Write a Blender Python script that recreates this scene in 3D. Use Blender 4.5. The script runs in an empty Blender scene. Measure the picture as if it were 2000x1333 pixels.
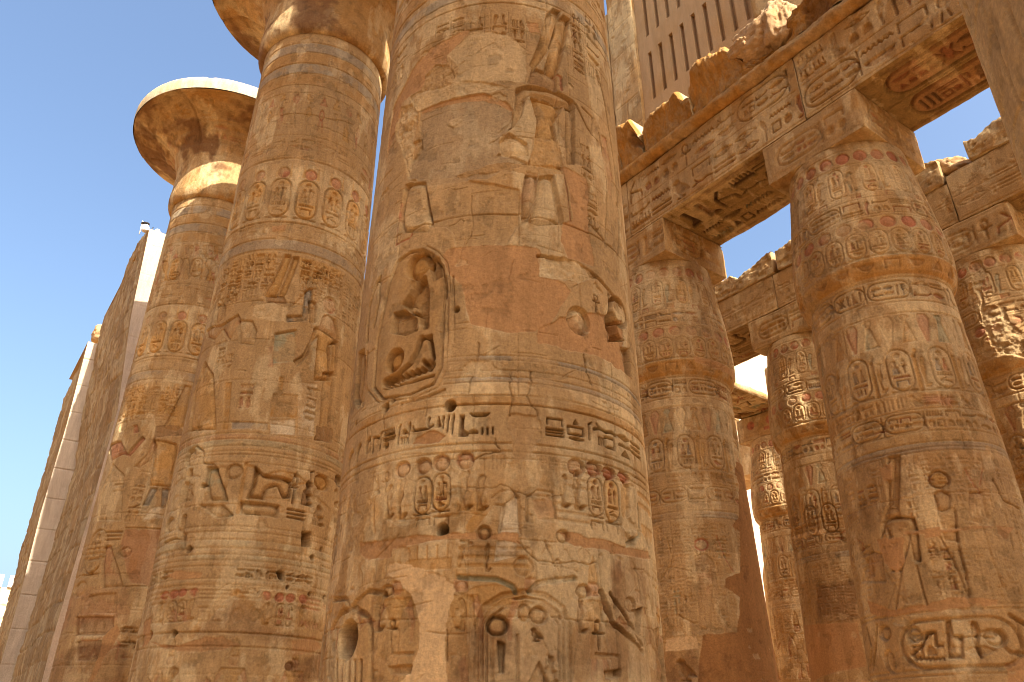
import bpy, math, random, json
import numpy as np
from mathutils import Vector, Matrix

# ------------------------------------------------------------------ camera, sky, sun, exposure
SC = bpy.context.scene
COLL = SC.collection
R = math.radians
EYE = 1.65

cam_d = bpy.data.cameras.new("camera")
cam = bpy.data.objects.new("camera", cam_d)
COLL.objects.link(cam)
cam_d.sensor_width = 36.0
cam_d.lens = 36.0 * 1504.79 / 2000.0
cam_d.clip_start = 0.05
cam_d.clip_end = 3000.0
_r = Vector((0.5844127, 0.81145537, 0.00140895))
_u = Vector((0.36955636, -0.26770064, 0.88981148))
_f = Vector((-0.72241948, 0.51949644, 0.45632615))
cam.matrix_world = Matrix(((_r.x, _u.x, -_f.x, 0), (_r.y, _u.y, -_f.y, 0), (_r.z, _u.z, -_f.z, EYE), (0, 0, 0, 1)))
SC.camera = cam

SUN_EL, SUN_AZ = 42.0, 1.5
sd = Vector((math.cos(R(SUN_EL)) * math.cos(R(SUN_AZ)), math.cos(R(SUN_EL)) * math.sin(R(SUN_AZ)), math.sin(R(SUN_EL))))
sl = bpy.data.lights.new("sun", 'SUN')
sl.energy = 5.0
sl.angle = R(0.53)
sl.color = (1.0, 0.95, 0.86)
so = bpy.data.objects.new("sun", sl)
so.rotation_euler = sd.to_track_quat('Z', 'Y').to_euler()
so.location = (0, 0, 60)
COLL.objects.link(so)

world = bpy.data.worlds.new("World")
SC.world = world
world.use_nodes = True
wn = world.node_tree
sky = wn.nodes.new("ShaderNodeTexSky")
sky.sky_type = 'NISHITA'
sky.sun_disc = False
sky.sun_elevation = R(SUN_EL)
sky.sun_rotation = math.atan2(sd.x, sd.y)
sky.air_density = 1.3
sky.dust_density = 6.0
sky.ozone_density = 4.0
bg = wn.nodes["Background"]
wn.links.new(sky.outputs[0], bg.inputs[0])
bg.inputs[1].default_value = 0.11
SC.view_settings.view_transform = 'Standard'
SC.view_settings.look = 'None'
SC.view_settings.exposure = 1.55
SC.view_settings.gamma = 1.0
SC.cycles.max_bounces = 8
SC.cycles.diffuse_bounces = 5
SC.cycles.use_denoising = True
SC.cycles.filter_width = 0.95

# ------------------------------------------------------------------ measured surface features (metres on each carved surface)
FEATURES = {
 'F': [
  ["line",[[-3,10.33],[3,10.33]],0.025,0.016,None],
  ["line",[[-3,10.18],[3,10.18]],0.025,0.016,None],
  ["line",[[-3,10.62],[3,10.62]],0.025,0.016,None],
  ["line",[[-3,10.9],[3,10.9]],0.025,0.016,None],
  ["poly",[[-3,10.34],[3,10.34],[3,10.5],[-3,10.5]],0,0,"blue",0.55],
  ["poly",[[-3,10.63],[3,10.63],[3,10.9],[-3,10.9]],0,0,"ochre",0.4],
  ["row",-3,3,10.95,11.3,0.012,[None,"ochre"]],
  ["col",-0.707,-0.478,9.727,10.044,0.022,[None,"ochre",None]],
  ["col",-0.455,-0.225,9.361,9.974,0.022,[None,"ochre",None]],
  ["col",-0.139,0.102,9.336,9.992,0.022,[None,"ochre",None]],
  ["col",0.136,0.346,9.383,9.921,0.022,[None,"ochre",None]],
  ["col",-0.954,-0.722,9.756,10.028,0.022,[None,"ochre",None]],
  ["col",-1.866,-1.492,9.503,10.116,0.02,[None]],
  ["col",1.057,1.28,9.271,10.43,0.03,[None,"red"]],
  ["col",1.333,1.712,9.443,10.626,0.03,[None,"yellow","red"]],
  ["poly",[[0.756,10.282],[0.873,10.286],[0.803,9.881],[0.671,9.466],[0.443,9.038],[0.385,9.098],[0.523,9.525],[0.651,10.123]],0.05,0.75,"yellow",0.6],
  ["poly",[[0.924,10.251],[1.051,10.247],[0.954,9.773],[0.818,9.213],[0.752,9.017],[0.586,9.07],[0.736,9.705],[0.855,10.152]],0.05,0.75,"yellow",0.6],
  ["poly",[[0.426,9.078],[0.772,9.035],[0.775,8.808],[0.36,8.786]],0.03,0.3,"dark",0.55],
  ["poly",[[0.203,8.672],[0.353,8.75],[0.744,8.803],[1.031,8.748],[1.046,8.626],[0.851,8.571],[0.385,8.591],[0.334,8.538],[0.276,8.245],[0.16,8.028],[0.014,7.907],[-0.027,7.958],[0.122,8.112],[0.186,8.314]],0.05,0.8,"stone",0.4],
  ["poly",[[0.852,8.593],[1.038,8.644],[0.999,7.722],[0.864,7.656],[0.871,8.143],[0.88,8.521]],0.045,0.8,"stone",0.4],
  ["poly",[[0.385,8.578],[0.851,8.571],[0.707,8.24],[0.743,7.931],[0.807,7.533],[0.565,7.515],[0.346,7.511],[0.433,7.798],[0.473,8.206]],0.045,0.85,"yellow",0.75],
  ["rough",[[0.425,7.933],[0.734,7.987],[0.81,7.604],[0.371,7.515]],0.02,-0.02,"stone",0.08],
  ["poly",[[-0.016,7.801],[0.123,7.945],[0.343,7.818],[0.357,7.627],[0.031,7.59]],0.03,0.6,"pale",0.5],
  ["poly",[[0.323,7.413],[0.481,7.407],[0.459,7.089],[0.337,6.704],[0.265,6.66],[0.268,7.055]],0.05,0.8,"rose",0.25],
  ["poly",[[0.49,7.383],[0.68,7.436],[0.784,6.819],[0.758,6.75],[0.451,6.655],[0.349,6.685],[0.458,7.052]],0.05,0.8,"pale",0.5],
  ["line",[[0.773,9.08],[0.84,9.066],[0.843,8.847]],0.05,0.02,"red"],
  ["line",[[0.809,7.584],[0.865,7.209],[0.888,6.783]],0.02,0.02,"red"],
  ["line",[[1.056,8.718],[1.253,8.426],[1.325,8.385],[1.378,8.675],[1.179,8.724]],0.035,0.03,None],
  ["col",1.085,1.294,7.548,8.149,0.025,[None]],
  ["col",1.132,1.361,6.845,7.466,0.025,[None]],
  ["poly",[[1.57,8.525],[1.718,8.566],[1.825,7.965],[1.678,7.507],[1.588,7.728]],0.012,0.4,"red",0.6],
  ["line",[[1.632,9.59],[1.766,9.137],[1.932,8.249],[1.95,7.403],[1.772,6.766]],0.05,0.05,"dark"],
  ["line",[[1.195,6.915],[1.457,6.788],[1.628,7.834],[1.504,8.501]],0.03,0.03,None],
  ["rough",[[-1.111,8.595],[-0.786,8.563],[-0.201,8.485],[0.154,8.343],[0.154,8.067],[-0.002,7.86],[-0.03,7.627],[0.346,7.511],[-0.146,7.255],[-0.855,7.316],[-1.196,7.534],[-1.222,7.789],[-1.063,8.03]],0.018,-0.035,"grey",0.45],
  ["patch",[[-1.153,8.566],[-0.787,8.581],[-0.203,8.586],[0.089,8.437],[0.173,8.304],[-0.201,8.481],[-0.784,8.52],[-0.978,8.519]],"plaster",-0.03,0.015],
  ["rough",[[-0.551,7.347],[-0.18,7.461],[0.34,7.529],[0.808,7.557],[0.805,7.487],[0.401,7.371],[0.063,7.403],[-0.33,7.345]],0.02,-0.02,"ochre",0.1],
  ["rough",[[-1.185,7.509],[-0.39,7.279],[0.244,7.117],[0.242,6.63],[0.069,6.352],[-0.478,6.369],[-0.598,6.64],[-0.779,6.685],[-0.811,6.758],[-0.952,7.389]],0.02,-0.03,"stone",0.4],
  ["poly",[[-1.249,6.785],[-1.318,6.991],[-1.259,7.487],[-0.954,7.417],[-0.794,6.76],[-0.844,6.645]],0.045,0.85,"pale",0.6],
  ["line",[[-1.337,6.654],[-1.339,6.935],[-1.304,7.232]],0.03,0.01,"red"],
  ["line",[[-1.337,6.654],[-1.102,6.654],[-1.075,6.697]],0.03,0.01,"red"],
  ["poly",[[-1.199,8.098],[-1.07,8.115],[-1.034,7.937],[-1.189,7.772]],0.03,0.5,None,0.6],
  ["patch",[[-1.799,8.306],[-1.816,8.619],[-1.786,9.041],[-1.59,9.188],[-1.288,9.468],[-1.018,9.619],[-0.694,9.66],[-0.457,9.746],[-0.429,9.682],[-0.568,9.512],[-0.736,9.366],[-0.729,9.218],[-0.909,9.284],[-1.072,9.179],[-1.099,8.971],[-1.303,8.968],[-1.506,8.961],[-1.583,8.714],[-1.633,8.532],[-1.727,8.34]],"plaster",-0.015,0.02],
  ["rough",[[-0.736,9.352],[-0.4,9.652],[0.085,9.594],[0.36,9.339],[0.32,8.799],[-0.173,8.724],[-0.655,8.859],[-0.55,9.089]],0.016,-0.008,"pale",0.3],
  ["rough",[[-1.091,8.878],[-1.068,9.132],[-0.909,9.275],[-0.72,9.192],[-0.617,8.977],[-0.653,8.814],[-1.035,8.827]],0.03,-0.02,"stone",0.07],
  ["rough",[[-1.547,8.9],[-1.16,8.742],[-1.14,8.525],[-1.206,7.94],[-1.224,7.547],[-1.468,8.254],[-1.616,8.512]],0.05,-0.03,"pale",0.12],
  ["rough",[[-1.336,8.945],[-0.653,8.823],[-0.174,8.767],[0.154,8.666],[-0.203,8.599],[-0.788,8.594],[-1.156,8.597]],0.03,-0.015,"pale",0.15],
  ["patch",[[0.366,9.877],[0.512,9.898],[0.553,9.722],[0.399,9.682]],"plaster",-0.01,0.02],
  ["patch",[[-0.584,6.348],[0.446,6.355],[0.489,6.296],[0.454,5.996],[0.665,6.0],[0.776,5.97],[0.838,5.891],[0.7,5.666],[0.572,5.431],[0.399,5.323],[0.101,5.283],[-0.273,5.382],[-0.328,5.561],[-0.395,5.879],[-0.547,6.029],[-0.626,6.273]],"plaster",-0.01,0.012],
  ["patch",[[0.81,7.604],[1.174,7.573],[1.209,7.436],[1.154,6.817],[1.21,6.344],[0.824,6.314],[0.732,6.524],[0.776,6.781],[0.922,6.866],[0.903,7.224]],"plaster",-0.012,0.015],
  ["patch",[[0.42,5.195],[0.724,5.166],[1.074,5.194],[1.375,5.21],[1.64,5.184],[1.907,5.188],[1.689,5.476],[1.718,5.854],[1.22,5.757],[0.739,5.55],[0.461,5.377]],"plaster",-0.02,0.03],
  ["poly",[[1.649,5.491],[1.899,5.565],[1.898,5.226],[1.719,5.202]],0.05,0.3,"dark",0.6],
  ["ell",0.94,5.567,0.159,0.164,0.07,0.85,"pale"],
  ["ring",1.667,5.943,0.19,0.163,0.05,0.09],
  ["poly",[[1.356,5.714],[1.437,5.925],[1.538,5.886],[1.636,5.666],[1.745,5.605],[1.385,5.461]],0.09,0.3,"dark",0.4],
  ["sign","ankh",1.142,5.764,1.257,5.981,0.05,None],
  ["line",[[1.445,6.078],[1.435,5.908]],0.04,0.06,None],
  ["line",[[0.459,6.257],[0.627,6.26],[0.927,6.279],[1.235,6.225],[1.512,6.108],[1.716,6.033]],0.06,0.05,None],
  ["rough",[[0.459,6.257],[0.757,6.311],[1.037,6.284],[1.232,6.19],[0.948,6.021],[0.745,6.011],[0.468,5.998]],0.05,-0.03,"pale",0.2],
  ["patch",[[-1.538,5.482],[-1.503,4.921],[-1.321,4.739],[-0.926,4.683],[-0.655,4.758],[-0.574,4.931],[-0.578,5.221],[-0.581,5.625],[-0.581,5.875],[-0.625,6.141],[-0.756,6.317],[-0.898,6.425],[-1.083,6.453],[-1.275,6.404],[-1.379,6.215],[-1.447,5.877],[-1.538,5.482]],"stone",-0.012,0.004],
  ["poly",[[-1.538,5.482],[-1.503,4.921],[-1.321,4.739],[-0.926,4.683],[-0.655,4.758],[-0.574,4.931],[-0.578,5.221],[-0.581,5.625],[-0.581,5.875],[-0.625,6.141],[-0.756,6.317],[-0.898,6.425],[-1.083,6.453],[-1.275,6.404],[-1.379,6.215],[-1.447,5.877],[-1.538,5.482]],0,0,"ochre",0.3],
  ["line",[[-1.538,5.482],[-1.503,4.921],[-1.321,4.739],[-0.926,4.683],[-0.655,4.758],[-0.574,4.931],[-0.578,5.221],[-0.581,5.625],[-0.581,5.875],[-0.625,6.141],[-0.756,6.317],[-0.898,6.425],[-1.083,6.453],[-1.275,6.404],[-1.379,6.215],[-1.447,5.877],[-1.538,5.482]],0.035,0.035,None],
  ["line",[[-1.595,4.909],[-1.395,4.72],[-0.865,4.632],[-0.601,4.711],[-0.522,4.885],[-0.524,5.172],[-0.53,5.66],[-0.53,5.911],[-0.572,6.177],[-0.7,6.35],[-0.838,6.454]],0.02,0.015,None],
  ["ell",-0.954,6.247,0.169,0.171,0.09,0.6,"ochre"],
  ["ell",-0.978,6.016,0.065,0.067,0.05,0.7,None],
  ["poly",[[-1.151,5.807],[-1.048,5.915],[-0.99,6.072],[-0.838,6.074],[-0.786,5.88],[-0.755,5.414],[-0.856,5.418],[-0.888,5.585],[-1.01,5.649],[-1.077,5.744]],0.075,0.25,"ochre",0.3],
  ["poly",[[-1.304,5.504],[-1.292,5.753],[-1.089,5.717],[-0.92,5.562],[-0.895,5.415],[-1.058,5.397]],0.06,0.25,None,0.6],
  ["poly",[[-0.788,6.312],[-0.669,6.263],[-0.631,6.012],[-0.735,5.983],[-0.806,6.184]],0.06,0.25,None,0.6],
  ["ell",-1.195,5.147,0.137,0.136,0.1,0.8,"ochre"],
  ["line",[[-1.331,4.938],[-1.122,4.956],[-0.957,5.043],[-0.872,5.2],[-0.835,5.311]],0.075,0.1,None],
  ["line",[[-0.735,5.302],[-0.678,5.045],[-0.751,4.989],[-0.791,5.036]],0.06,0.09,None],
  ["line",[[-0.86,5.292],[-0.724,5.311]],0.05,0.08,None],
  ["line",[[-1.328,4.914],[-1.277,4.871],[-1.239,4.913],[-1.193,4.872],[-1.157,4.915],[-1.113,4.876],[-1.079,4.92],[-1.038,4.881],[-1.005,4.926],[-0.966,4.889],[-0.934,4.934],[-0.896,4.898],[-0.866,4.943],[-0.829,4.908],[-0.8,4.954],[-0.765,4.919],[-0.735,4.966],[-0.701,4.932],[-0.673,4.979]],0.06,0.09,None],
  ["line",[[-1.319,4.847],[-0.937,4.82],[-0.661,4.854]],0.03,0.05,None],
  ["line",[[-1.776,5.571],[-1.818,6.039],[-1.688,6.286],[-1.609,6.331]],0.07,0.11,None],
  ["line",[[-1.602,6.293],[-1.572,5.995],[-1.632,5.692]],0.05,0.08,None],
  ["line",[[-2.388,5.699],[-2.185,5.279],[-2.195,4.968]],0.05,0.08,"ochre"],
  ["line",[[-1.934,5.496],[-1.881,5.158],[-1.889,4.855]],0.05,0.08,"ochre"],
  ["line",[[-1.739,5.415],[-1.704,5.091],[-1.713,4.795]],0.05,0.08,"ochre"],
  ["poly",[[-2.094,5.565],[-1.838,5.52],[-1.624,4.943],[-1.817,4.77],[-2.084,4.987]],0.05,0.5,"ochre",0.4],
  ["line",[[-1.03,4.605],[-0.738,4.616],[-0.528,4.674]],0.035,0.03,None],
  ["line",[[-0.576,6.002],[-0.545,5.619],[-0.52,5.195]],0.025,0.03,None],
  ["line",[[-0.498,5.988],[-0.47,5.608],[-0.447,5.186]],0.025,0.02,None],
  ["line",[[-0.55,5.024],[3,5.024]],0.016,0.01,None],
  ["line",[[-0.55,4.974],[3,4.974]],0.016,0.01,None],
  ["line",[[-0.55,4.866],[3,4.866]],0.016,0.01,None],
  ["line",[[-0.55,4.792],[3,4.792]],0.016,0.01,None],
  ["line",[[-0.55,4.734],[3,4.734]],0.016,0.01,None],
  ["line",[[-0.55,4.59],[3,4.59]],0.016,0.01,None],
  ["line",[[-0.55,4.501],[3,4.501]],0.016,0.01,None],
  ["poly",[[-0.5,4.974],[3,4.974],[3,5.024],[-0.5,5.024]],0,0,"blue",0.55],
  ["poly",[[-0.5,4.734],[3,4.734],[3,4.792],[-0.5,4.792]],0,0,"blue",0.4],
  ["poly",[[-3,4.481000000000001],[3,4.481000000000001],[3,4.59],[-3,4.59]],0,0,"ochre",0.5],
  ["poly",[[-3,4.59],[3,4.59],[3,4.734],[-3,4.734]],0,0,"pale",0.4],
  ["line",[[-3,4.5],[3,4.5]],0.02,0.018,None],
  ["line",[[-3,4.1],[3,4.1]],0.02,0.018,None],
  ["line",[[-3,4.02],[3,4.02]],0.02,0.018,None],
  ["sign","house",0.501,4.32,0.683,4.399,0.06,None],
  ["sign","bars",0.498,4.198,0.679,4.302,0.06,None],
  ["sign","tri",0.789,4.365,0.859,4.419,0.06,None],
  ["sign","stool",0.717,4.25,0.927,4.347,0.06,None],
  ["sign","mouth",0.732,4.196,0.922,4.234,0.06,None],
  ["sign","staff",0.944,4.241,1.025,4.425,0.06,None],
  ["sign","viper",1.048,4.328,1.385,4.448,0.06,None],
  ["sign","stool",1.192,4.201,1.354,4.329,0.06,None],
  ["sign","strokes",1.097,4.208,1.189,4.298,0.06,None],
  ["sign","mouth",1.405,4.346,1.652,4.422,0.06,None],
  ["sign","water",1.425,4.264,1.664,4.325,0.06,None],
  ["sign","bars",1.682,4.242,1.95,4.426,0.06,None],
  ["sign","tri",1.446,4.179,1.649,4.258,0.06,None],
  ["sign","reed",-1.76,4.153,-1.631,4.349,0.06,None],
  ["sign","reed",-1.574,4.199,-1.455,4.37,0.06,None],
  ["sign","flail",-1.441,4.184,-1.309,4.333,0.06,None],
  ["sign","men",-1.246,4.298,-1.087,4.372,0.06,None],
  ["sign","two",-1.251,4.242,-1.08,4.3,0.06,None],
  ["sign","disk",-1.24,4.16,-1.148,4.236,0.06,None],
  ["sign","staff",-1.32,4.179,-1.26,4.367,0.06,None],
  ["sign","bread",-0.998,4.272,-0.923,4.33,0.06,None],
  ["sign","reed",-0.926,4.16,-0.877,4.391,0.06,None],
  ["sign","strokes",-0.999,4.168,-0.919,4.242,0.06,None],
  ["sign","staff",-1.054,4.183,-1.01,4.38,0.06,None],
  ["sign","arm",-0.865,4.255,-0.632,4.364,0.06,"dark"],
  ["sign","reed",-0.703,4.302,-0.662,4.408,0.06,None],
  ["sign","tri",-0.606,4.285,-0.545,4.412,0.06,None],
  ["sign","reed",-0.548,4.263,-0.509,4.406,0.06,None],
  ["sign","reed",-0.495,4.224,-0.46,4.41,0.06,None],
  ["sign","reed",-0.446,4.203,-0.408,4.414,0.06,None],
  ["sign","foot",-0.39,4.179,-0.269,4.389,0.06,"dark"],
  ["sign","basket",-0.259,4.361,-0.061,4.416,0.06,None],
  ["sign","bread",-0.271,4.191,-0.169,4.246,0.06,None],
  ["sign","strokes",-0.156,4.188,-0.009,4.26,0.06,None],
  ["sign","reed",-2.001,4.133,-1.813,4.338,0.06,None],
  ["patch",[[-0.817,4.218],[-0.67,4.266],[-0.489,4.194],[-0.59,4.136],[-0.851,4.154]],"plaster",-0.02,0.015],
  ["rough",[[0.137,4.401],[0.424,4.405],[0.454,4.2],[0.384,4.092],[0.332,3.954],[0.234,3.915],[0.154,3.994],[0.17,4.145],[0.104,4.313]],0.012,-0.02,"stone",0.2],
  ["stain",[[0.137,4.401],[0.424,4.405],[0.454,4.2],[0.384,4.092],[0.332,3.954],[0.234,3.915],[0.154,3.994],[0.17,4.145],[0.104,4.313]],"dark",0.3],
  ["hole",-0.459,4.501,0.055],
  ["hole",-1.255,4.62,0.05],
  ["hole",-1.162,4.68,0.03],
  ["hole",-0.483,3.293,0.055],
  ["hole",-0.435,5.573,0.03],
  ["hole",-1.849,4.616,0.03],
  ["ell",-0.951,3.915,0.097,0.08,0.06,0.7,"red"],
  ["ell",-0.711,3.915,0.087,0.079,0.06,0.7,"red"],
  ["ell",-0.527,3.929,0.086,0.083,0.06,0.7,"red"],
  ["ell",-0.291,3.938,0.088,0.089,0.06,0.7,"red"],
  ["ell",0.815,3.934,0.098,0.085,0.06,0.7,"red"],
  ["ell",1.03,3.953,0.098,0.077,0.06,0.7,"red"],
  ["ell",1.234,3.946,0.092,0.063,0.06,0.7,"red"],
  ["ell",1.477,3.96,0.102,0.057,0.06,0.7,"red"],
  ["cart",-0.788,3.462,-0.615,3.809,0.032,[None,"red",None],"yellow"],
  ["cart",-0.596,3.476,-0.428,3.827,0.032,[None,"red",None],"yellow"],
  ["cart",0.938,3.489,1.121,3.871,0.032,[None,"red",None],"yellow"],
  ["cart",1.145,3.465,1.349,3.888,0.032,[None,"red",None],"yellow"],
  ["ura",-1.149,3.457,-1.009,3.788,0.03,"yellow",False],
  ["ura",-1.004,3.438,-0.852,3.839,0.03,"yellow",False],
  ["ura",-0.358,3.464,-0.201,3.849,0.03,"yellow",False],
  ["ura",-0.188,3.461,-0.053,3.795,0.03,"yellow",False],
  ["ura",0.614,3.522,0.736,3.841,0.03,"yellow",False],
  ["ura",0.754,3.516,0.912,3.914,0.03,"yellow",False],
  ["ura",1.369,3.296,1.653,3.938,0.03,"yellow",False],
  ["sign","house",-0.764,3.337,-0.605,3.42,0.02,None],
  ["sign","house",-0.58,3.336,-0.426,3.429,0.02,None],
  ["sign","house",0.951,3.351,1.111,3.448,0.02,None],
  ["sign","house",1.143,3.355,1.31,3.454,0.02,None],
  ["col",-1.355,-1.074,3.805,3.963,0.02,[None,"ochre"]],
  ["col",-1.894,-1.563,3.593,3.841,0.015,[None]],
  ["line",[[0.191,3.894],[0.06,3.675],[-0.102,3.461],[-0.215,3.312]],0.11,0.006,"ochre"],
  ["line",[[0.302,3.904],[0.425,3.79],[0.555,3.679]],0.11,0.006,"yellow"],
  ["line",[[-0.029,3.574],[0.037,3.627],[0.155,3.653],[0.217,3.579],[0.229,3.258]],0.025,0.025,None],
  ["line",[[0.003,3.508],[0.085,3.509],[0.04,3.254]],0.025,0.025,None],
  ["line",[[0.296,3.376],[0.294,3.588],[0.397,3.661],[0.549,3.655],[0.572,3.418]],0.025,0.025,None],
  ["patch",[[0.335,3.566],[0.497,3.626],[0.57,3.513],[0.542,3.416],[0.392,3.382]],"plaster",-0.01,0.02],
  ["poly",[[0.061,3.508],[0.203,3.607],[0.225,3.27],[0.028,3.265]],0.01,0.4,"white",0.6],
  ["poly",[[0.018,3.186],[0.201,3.212],[0.189,3.055],[-0.003,3.008]],0.01,0.4,"white",0.6],
  ["stain",[[0.299,3.66],[0.549,3.679],[0.54,3.345],[0.343,3.309]],"pale",0.5],
  ["line",[[-0.111,3.943],[-0.109,3.844]],0.02,0.01,None],
  ["line",[[-0.027,3.968],[-0.03,3.844]],0.02,0.012,None],
  ["line",[[0.009,3.968],[0.006,3.844]],0.02,0.012,None],
  ["line",[[0.046,3.969],[0.042,3.845]],0.02,0.012,None],
  ["line",[[0.082,3.969],[0.078,3.845]],0.02,0.012,None],
  ["line",[[0.403,3.987],[0.396,3.862]],0.02,0.012,None],
  ["line",[[0.441,3.99],[0.434,3.865]],0.02,0.012,None],
  ["line",[[0.48,3.994],[0.472,3.868]],0.02,0.012,None],
  ["line",[[0.519,3.998],[0.511,3.872]],0.02,0.012,None],
  ["line",[[0.559,4.002],[0.55,3.876]],0.02,0.012,None],
  ["patch",[[-1.466,3.301],[-1.011,3.261],[-0.547,3.247],[-0.214,3.262],[0.109,3.273],[0.225,3.236],[0.224,3.163],[-0.258,3.206],[-0.722,3.186],[-0.995,3.166],[-0.994,3.097],[-1.292,3.097],[-1.444,3.177]],"plaster",-0.012,0.02],
  ["patch",[[-1.018,3.036],[-0.93,3.039],[-0.733,2.978],[-0.604,2.936],[-0.433,2.884],[-0.355,2.817],[-0.352,2.732],[-0.392,2.586],[-0.401,2.442],[-0.367,2.017],[-0.849,2.024],[-0.72,2.129],[-0.643,2.306],[-0.645,2.511],[-0.734,2.705],[-0.88,2.867],[-1.041,2.97]],"plaster2",-0.008,0.018],
  ["patch",[[0.602,3.304],[0.913,3.266],[1.35,3.255],[1.904,3.301],[1.976,3.239],[1.227,3.166],[0.768,3.181]],"plaster",-0.01,0.02],
  ["ell",-0.098,3.26,0.065,0.063,0.06,0.75,None],
  ["ell",0.639,3.257,0.068,0.06,0.05,0.75,None],
  ["ell",-1.023,2.801,0.073,0.053,0.05,0.75,None],
  ["ell",-0.291,2.79,0.063,0.06,0.03,0.75,None],
  ["ell",0.842,2.791,0.08,0.063,0.05,0.75,None],
  ["ura",-1.151,2.465,-1.003,2.785,0.035,None,False],
  ["ura",-0.339,2.436,-0.234,2.709,0.02,None,True],
  ["ura",0.751,2.437,0.86,2.739,0.035,None,False],
  ["sign","ankh",-0.987,2.379,-0.887,2.558,0.03,None],
  ["sign","ankh",0.91,2.315,1.037,2.557,0.04,None],
  ["line",[[-0.944,2.38],[-0.925,2.272],[-0.701,2.268]],0.03,0.02,None],
  ["line",[[0.933,2.279],[1.205,2.276],[1.196,2.131]],0.03,0.02,None],
  ["poly",[[-0.943,2.176],[-0.699,2.178],[-0.719,2.109],[-0.896,2.114]],0.03,0.6,None,0.6],
  ["poly",[[1.008,2.143],[1.227,2.174],[1.204,2.111],[1.032,2.084]],0.04,0.6,None,0.6],
  ["line",[[-0.137,2.016],[-0.148,2.479],[-0.086,2.633],[0.067,2.724],[0.267,2.76],[0.451,2.735],[0.616,2.637],[0.665,2.507],[0.654,2.024]],0.05,0.03,None],
  ["line",[[-0.091,2.016],[-0.101,2.479],[-0.047,2.588],[0.091,2.678],[0.267,2.713],[0.424,2.687],[0.571,2.588],[0.611,2.504],[0.602,2.023]],0.03,0.03,None],
  ["line",[[-0.054,2.016],[-0.062,2.479],[-0.015,2.55],[0.111,2.641],[0.267,2.675],[0.403,2.648],[0.536,2.549],[0.567,2.502],[0.561,2.022]],0.02,0.03,None],
  ["rough",[[-0.086,2.623],[0.111,2.708],[0.38,2.694],[0.578,2.597],[0.573,2.472],[0.471,2.613],[0.266,2.637],[0.067,2.623],[-0.063,2.54]],0.03,-0.02,None,0.15],
  ["ell",0.029,2.479,0.1,0.085,0.09,0.8,None],
  ["ell",0.262,2.585,0.058,0.075,0.04,0.8,"ochre"],
  ["ell",0.392,2.568,0.082,0.075,0.07,0.8,"ochre"],
  ["sign","bird",0.313,2.359,0.432,2.465,0.05,None],
  ["sign","tri",0.284,2.029,0.493,2.214,0.04,None],
  ["line",[[-0.017,2.398],[-0.008,2.016]],0.03,0.02,None],
  ["line",[[0.199,2.4],[0.202,2.017]],0.03,0.02,None],
  ["poly",[[0.031,2.358],[0.095,2.338],[0.088,2.112],[0.054,2.112]],0.04,0.6,None,0.6],
  ["sign","seated",0.426,2.03,0.562,2.246,0.03,None],
  ["line",[[-0.198,2.707],[-0.168,2.398],[-0.179,2.016]],0.04,0.02,None],
  ["line",[[-0.317,2.881],[-0.203,2.867],[0.021,2.856],[0.155,2.804],[0.189,2.762]],0.05,0.03,"green"],
  ["line",[[0.313,2.766],[0.383,2.833],[0.624,2.878],[0.754,2.898]],0.05,0.03,"green"],
  ["ura",-0.094,2.92,-0.026,3.163,0.03,None,False],
  ["ura",0.528,2.875,0.628,3.052,0.02,None,True],
  ["ell",0.258,2.969,0.091,0.087,0.03,0.7,None],
  ["line",[[-0.32,2.968],[-0.28,3.144],[-0.211,3.165],[-0.305,3.19]],0.03,0.02,None],
  ["line",[[0.462,3.202],[0.554,2.984]],0.02,0.02,None],
  ["ell",-1.513,2.427,0.166,0.168,0.22,0.55,"dark"],
  ["ell",-1.498,2.436,0.067,0.067,0.03,0.0,None],
  ["line",[[-1.86,2.157],[-1.891,2.538],[-1.703,2.678],[-1.463,2.698],[-1.256,2.613],[-1.17,2.477],[-1.112,2.031]],0.06,0.04,None],
  ["line",[[-1.673,2.254],[-1.63,2.05]],0.04,0.05,None],
  ["line",[[-1.571,2.247],[-1.534,2.046]],0.04,0.05,None],
  ["line",[[-1.459,2.241],[-1.429,2.042]],0.04,0.05,None],
  ["line",[[-1.359,2.235],[-1.333,2.038]],0.04,0.05,None],
  ["line",[[-1.269,2.231],[-1.246,2.035]],0.04,0.05,None],
  ["line",[[-1.968,2.827],[-1.624,2.796],[-1.531,2.705],[-1.252,2.823],[-1.051,2.782]],0.05,0.04,None],
  ["stain",[[1.222,3.118],[1.873,3.195],[1.851,2.946],[1.569,2.631],[1.209,2.641],[1.184,2.906]],"dark",0.75],
  ["stain",[[-0.366,2.4],[-0.192,2.479],[0.378,2.526],[1.001,2.432],[2.383,2.53],[2.383,2.094],[-0.36,2.017]],"dark",0.5],
  ["stain",[[-0.301,3.077],[-0.031,3.391],[0.108,3.509],[-0.072,3.096]],"dark",0.3],
  ["line",[[1.03,2.801],[1.159,2.549],[1.577,2.339]],0.06,0.06,None],
  ["line",[[1.14,2.8],[1.392,2.569],[1.585,2.388]],0.04,0.05,None],
  ["ell",1.426,2.729,0.086,0.069,0.05,0.5,None],
  ["poly",[[1.485,2.69],[1.638,2.73],[1.542,2.472],[1.48,2.511]],0.05,0.5,None,0.6],
  ["rough",[[1.845,2.546],[2.388,2.677],[2.388,2.094],[1.785,2.064],[1.939,2.326]],0.06,-0.04,None,0.15],
  ["line",[[1.717,3.726],[1.717,3.418],[1.436,3.269]],0.03,0.03,"green"],
  ["stain",[[-1.481,3.758],[-1.23,3.71],[-1.162,3.452],[-1.426,3.446]],"yellow",0.6],
  ["stain",[[-0.295,4.359],[-0.094,4.352],[-0.117,4.248],[-0.292,4.28]],"green",0.4],
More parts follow.
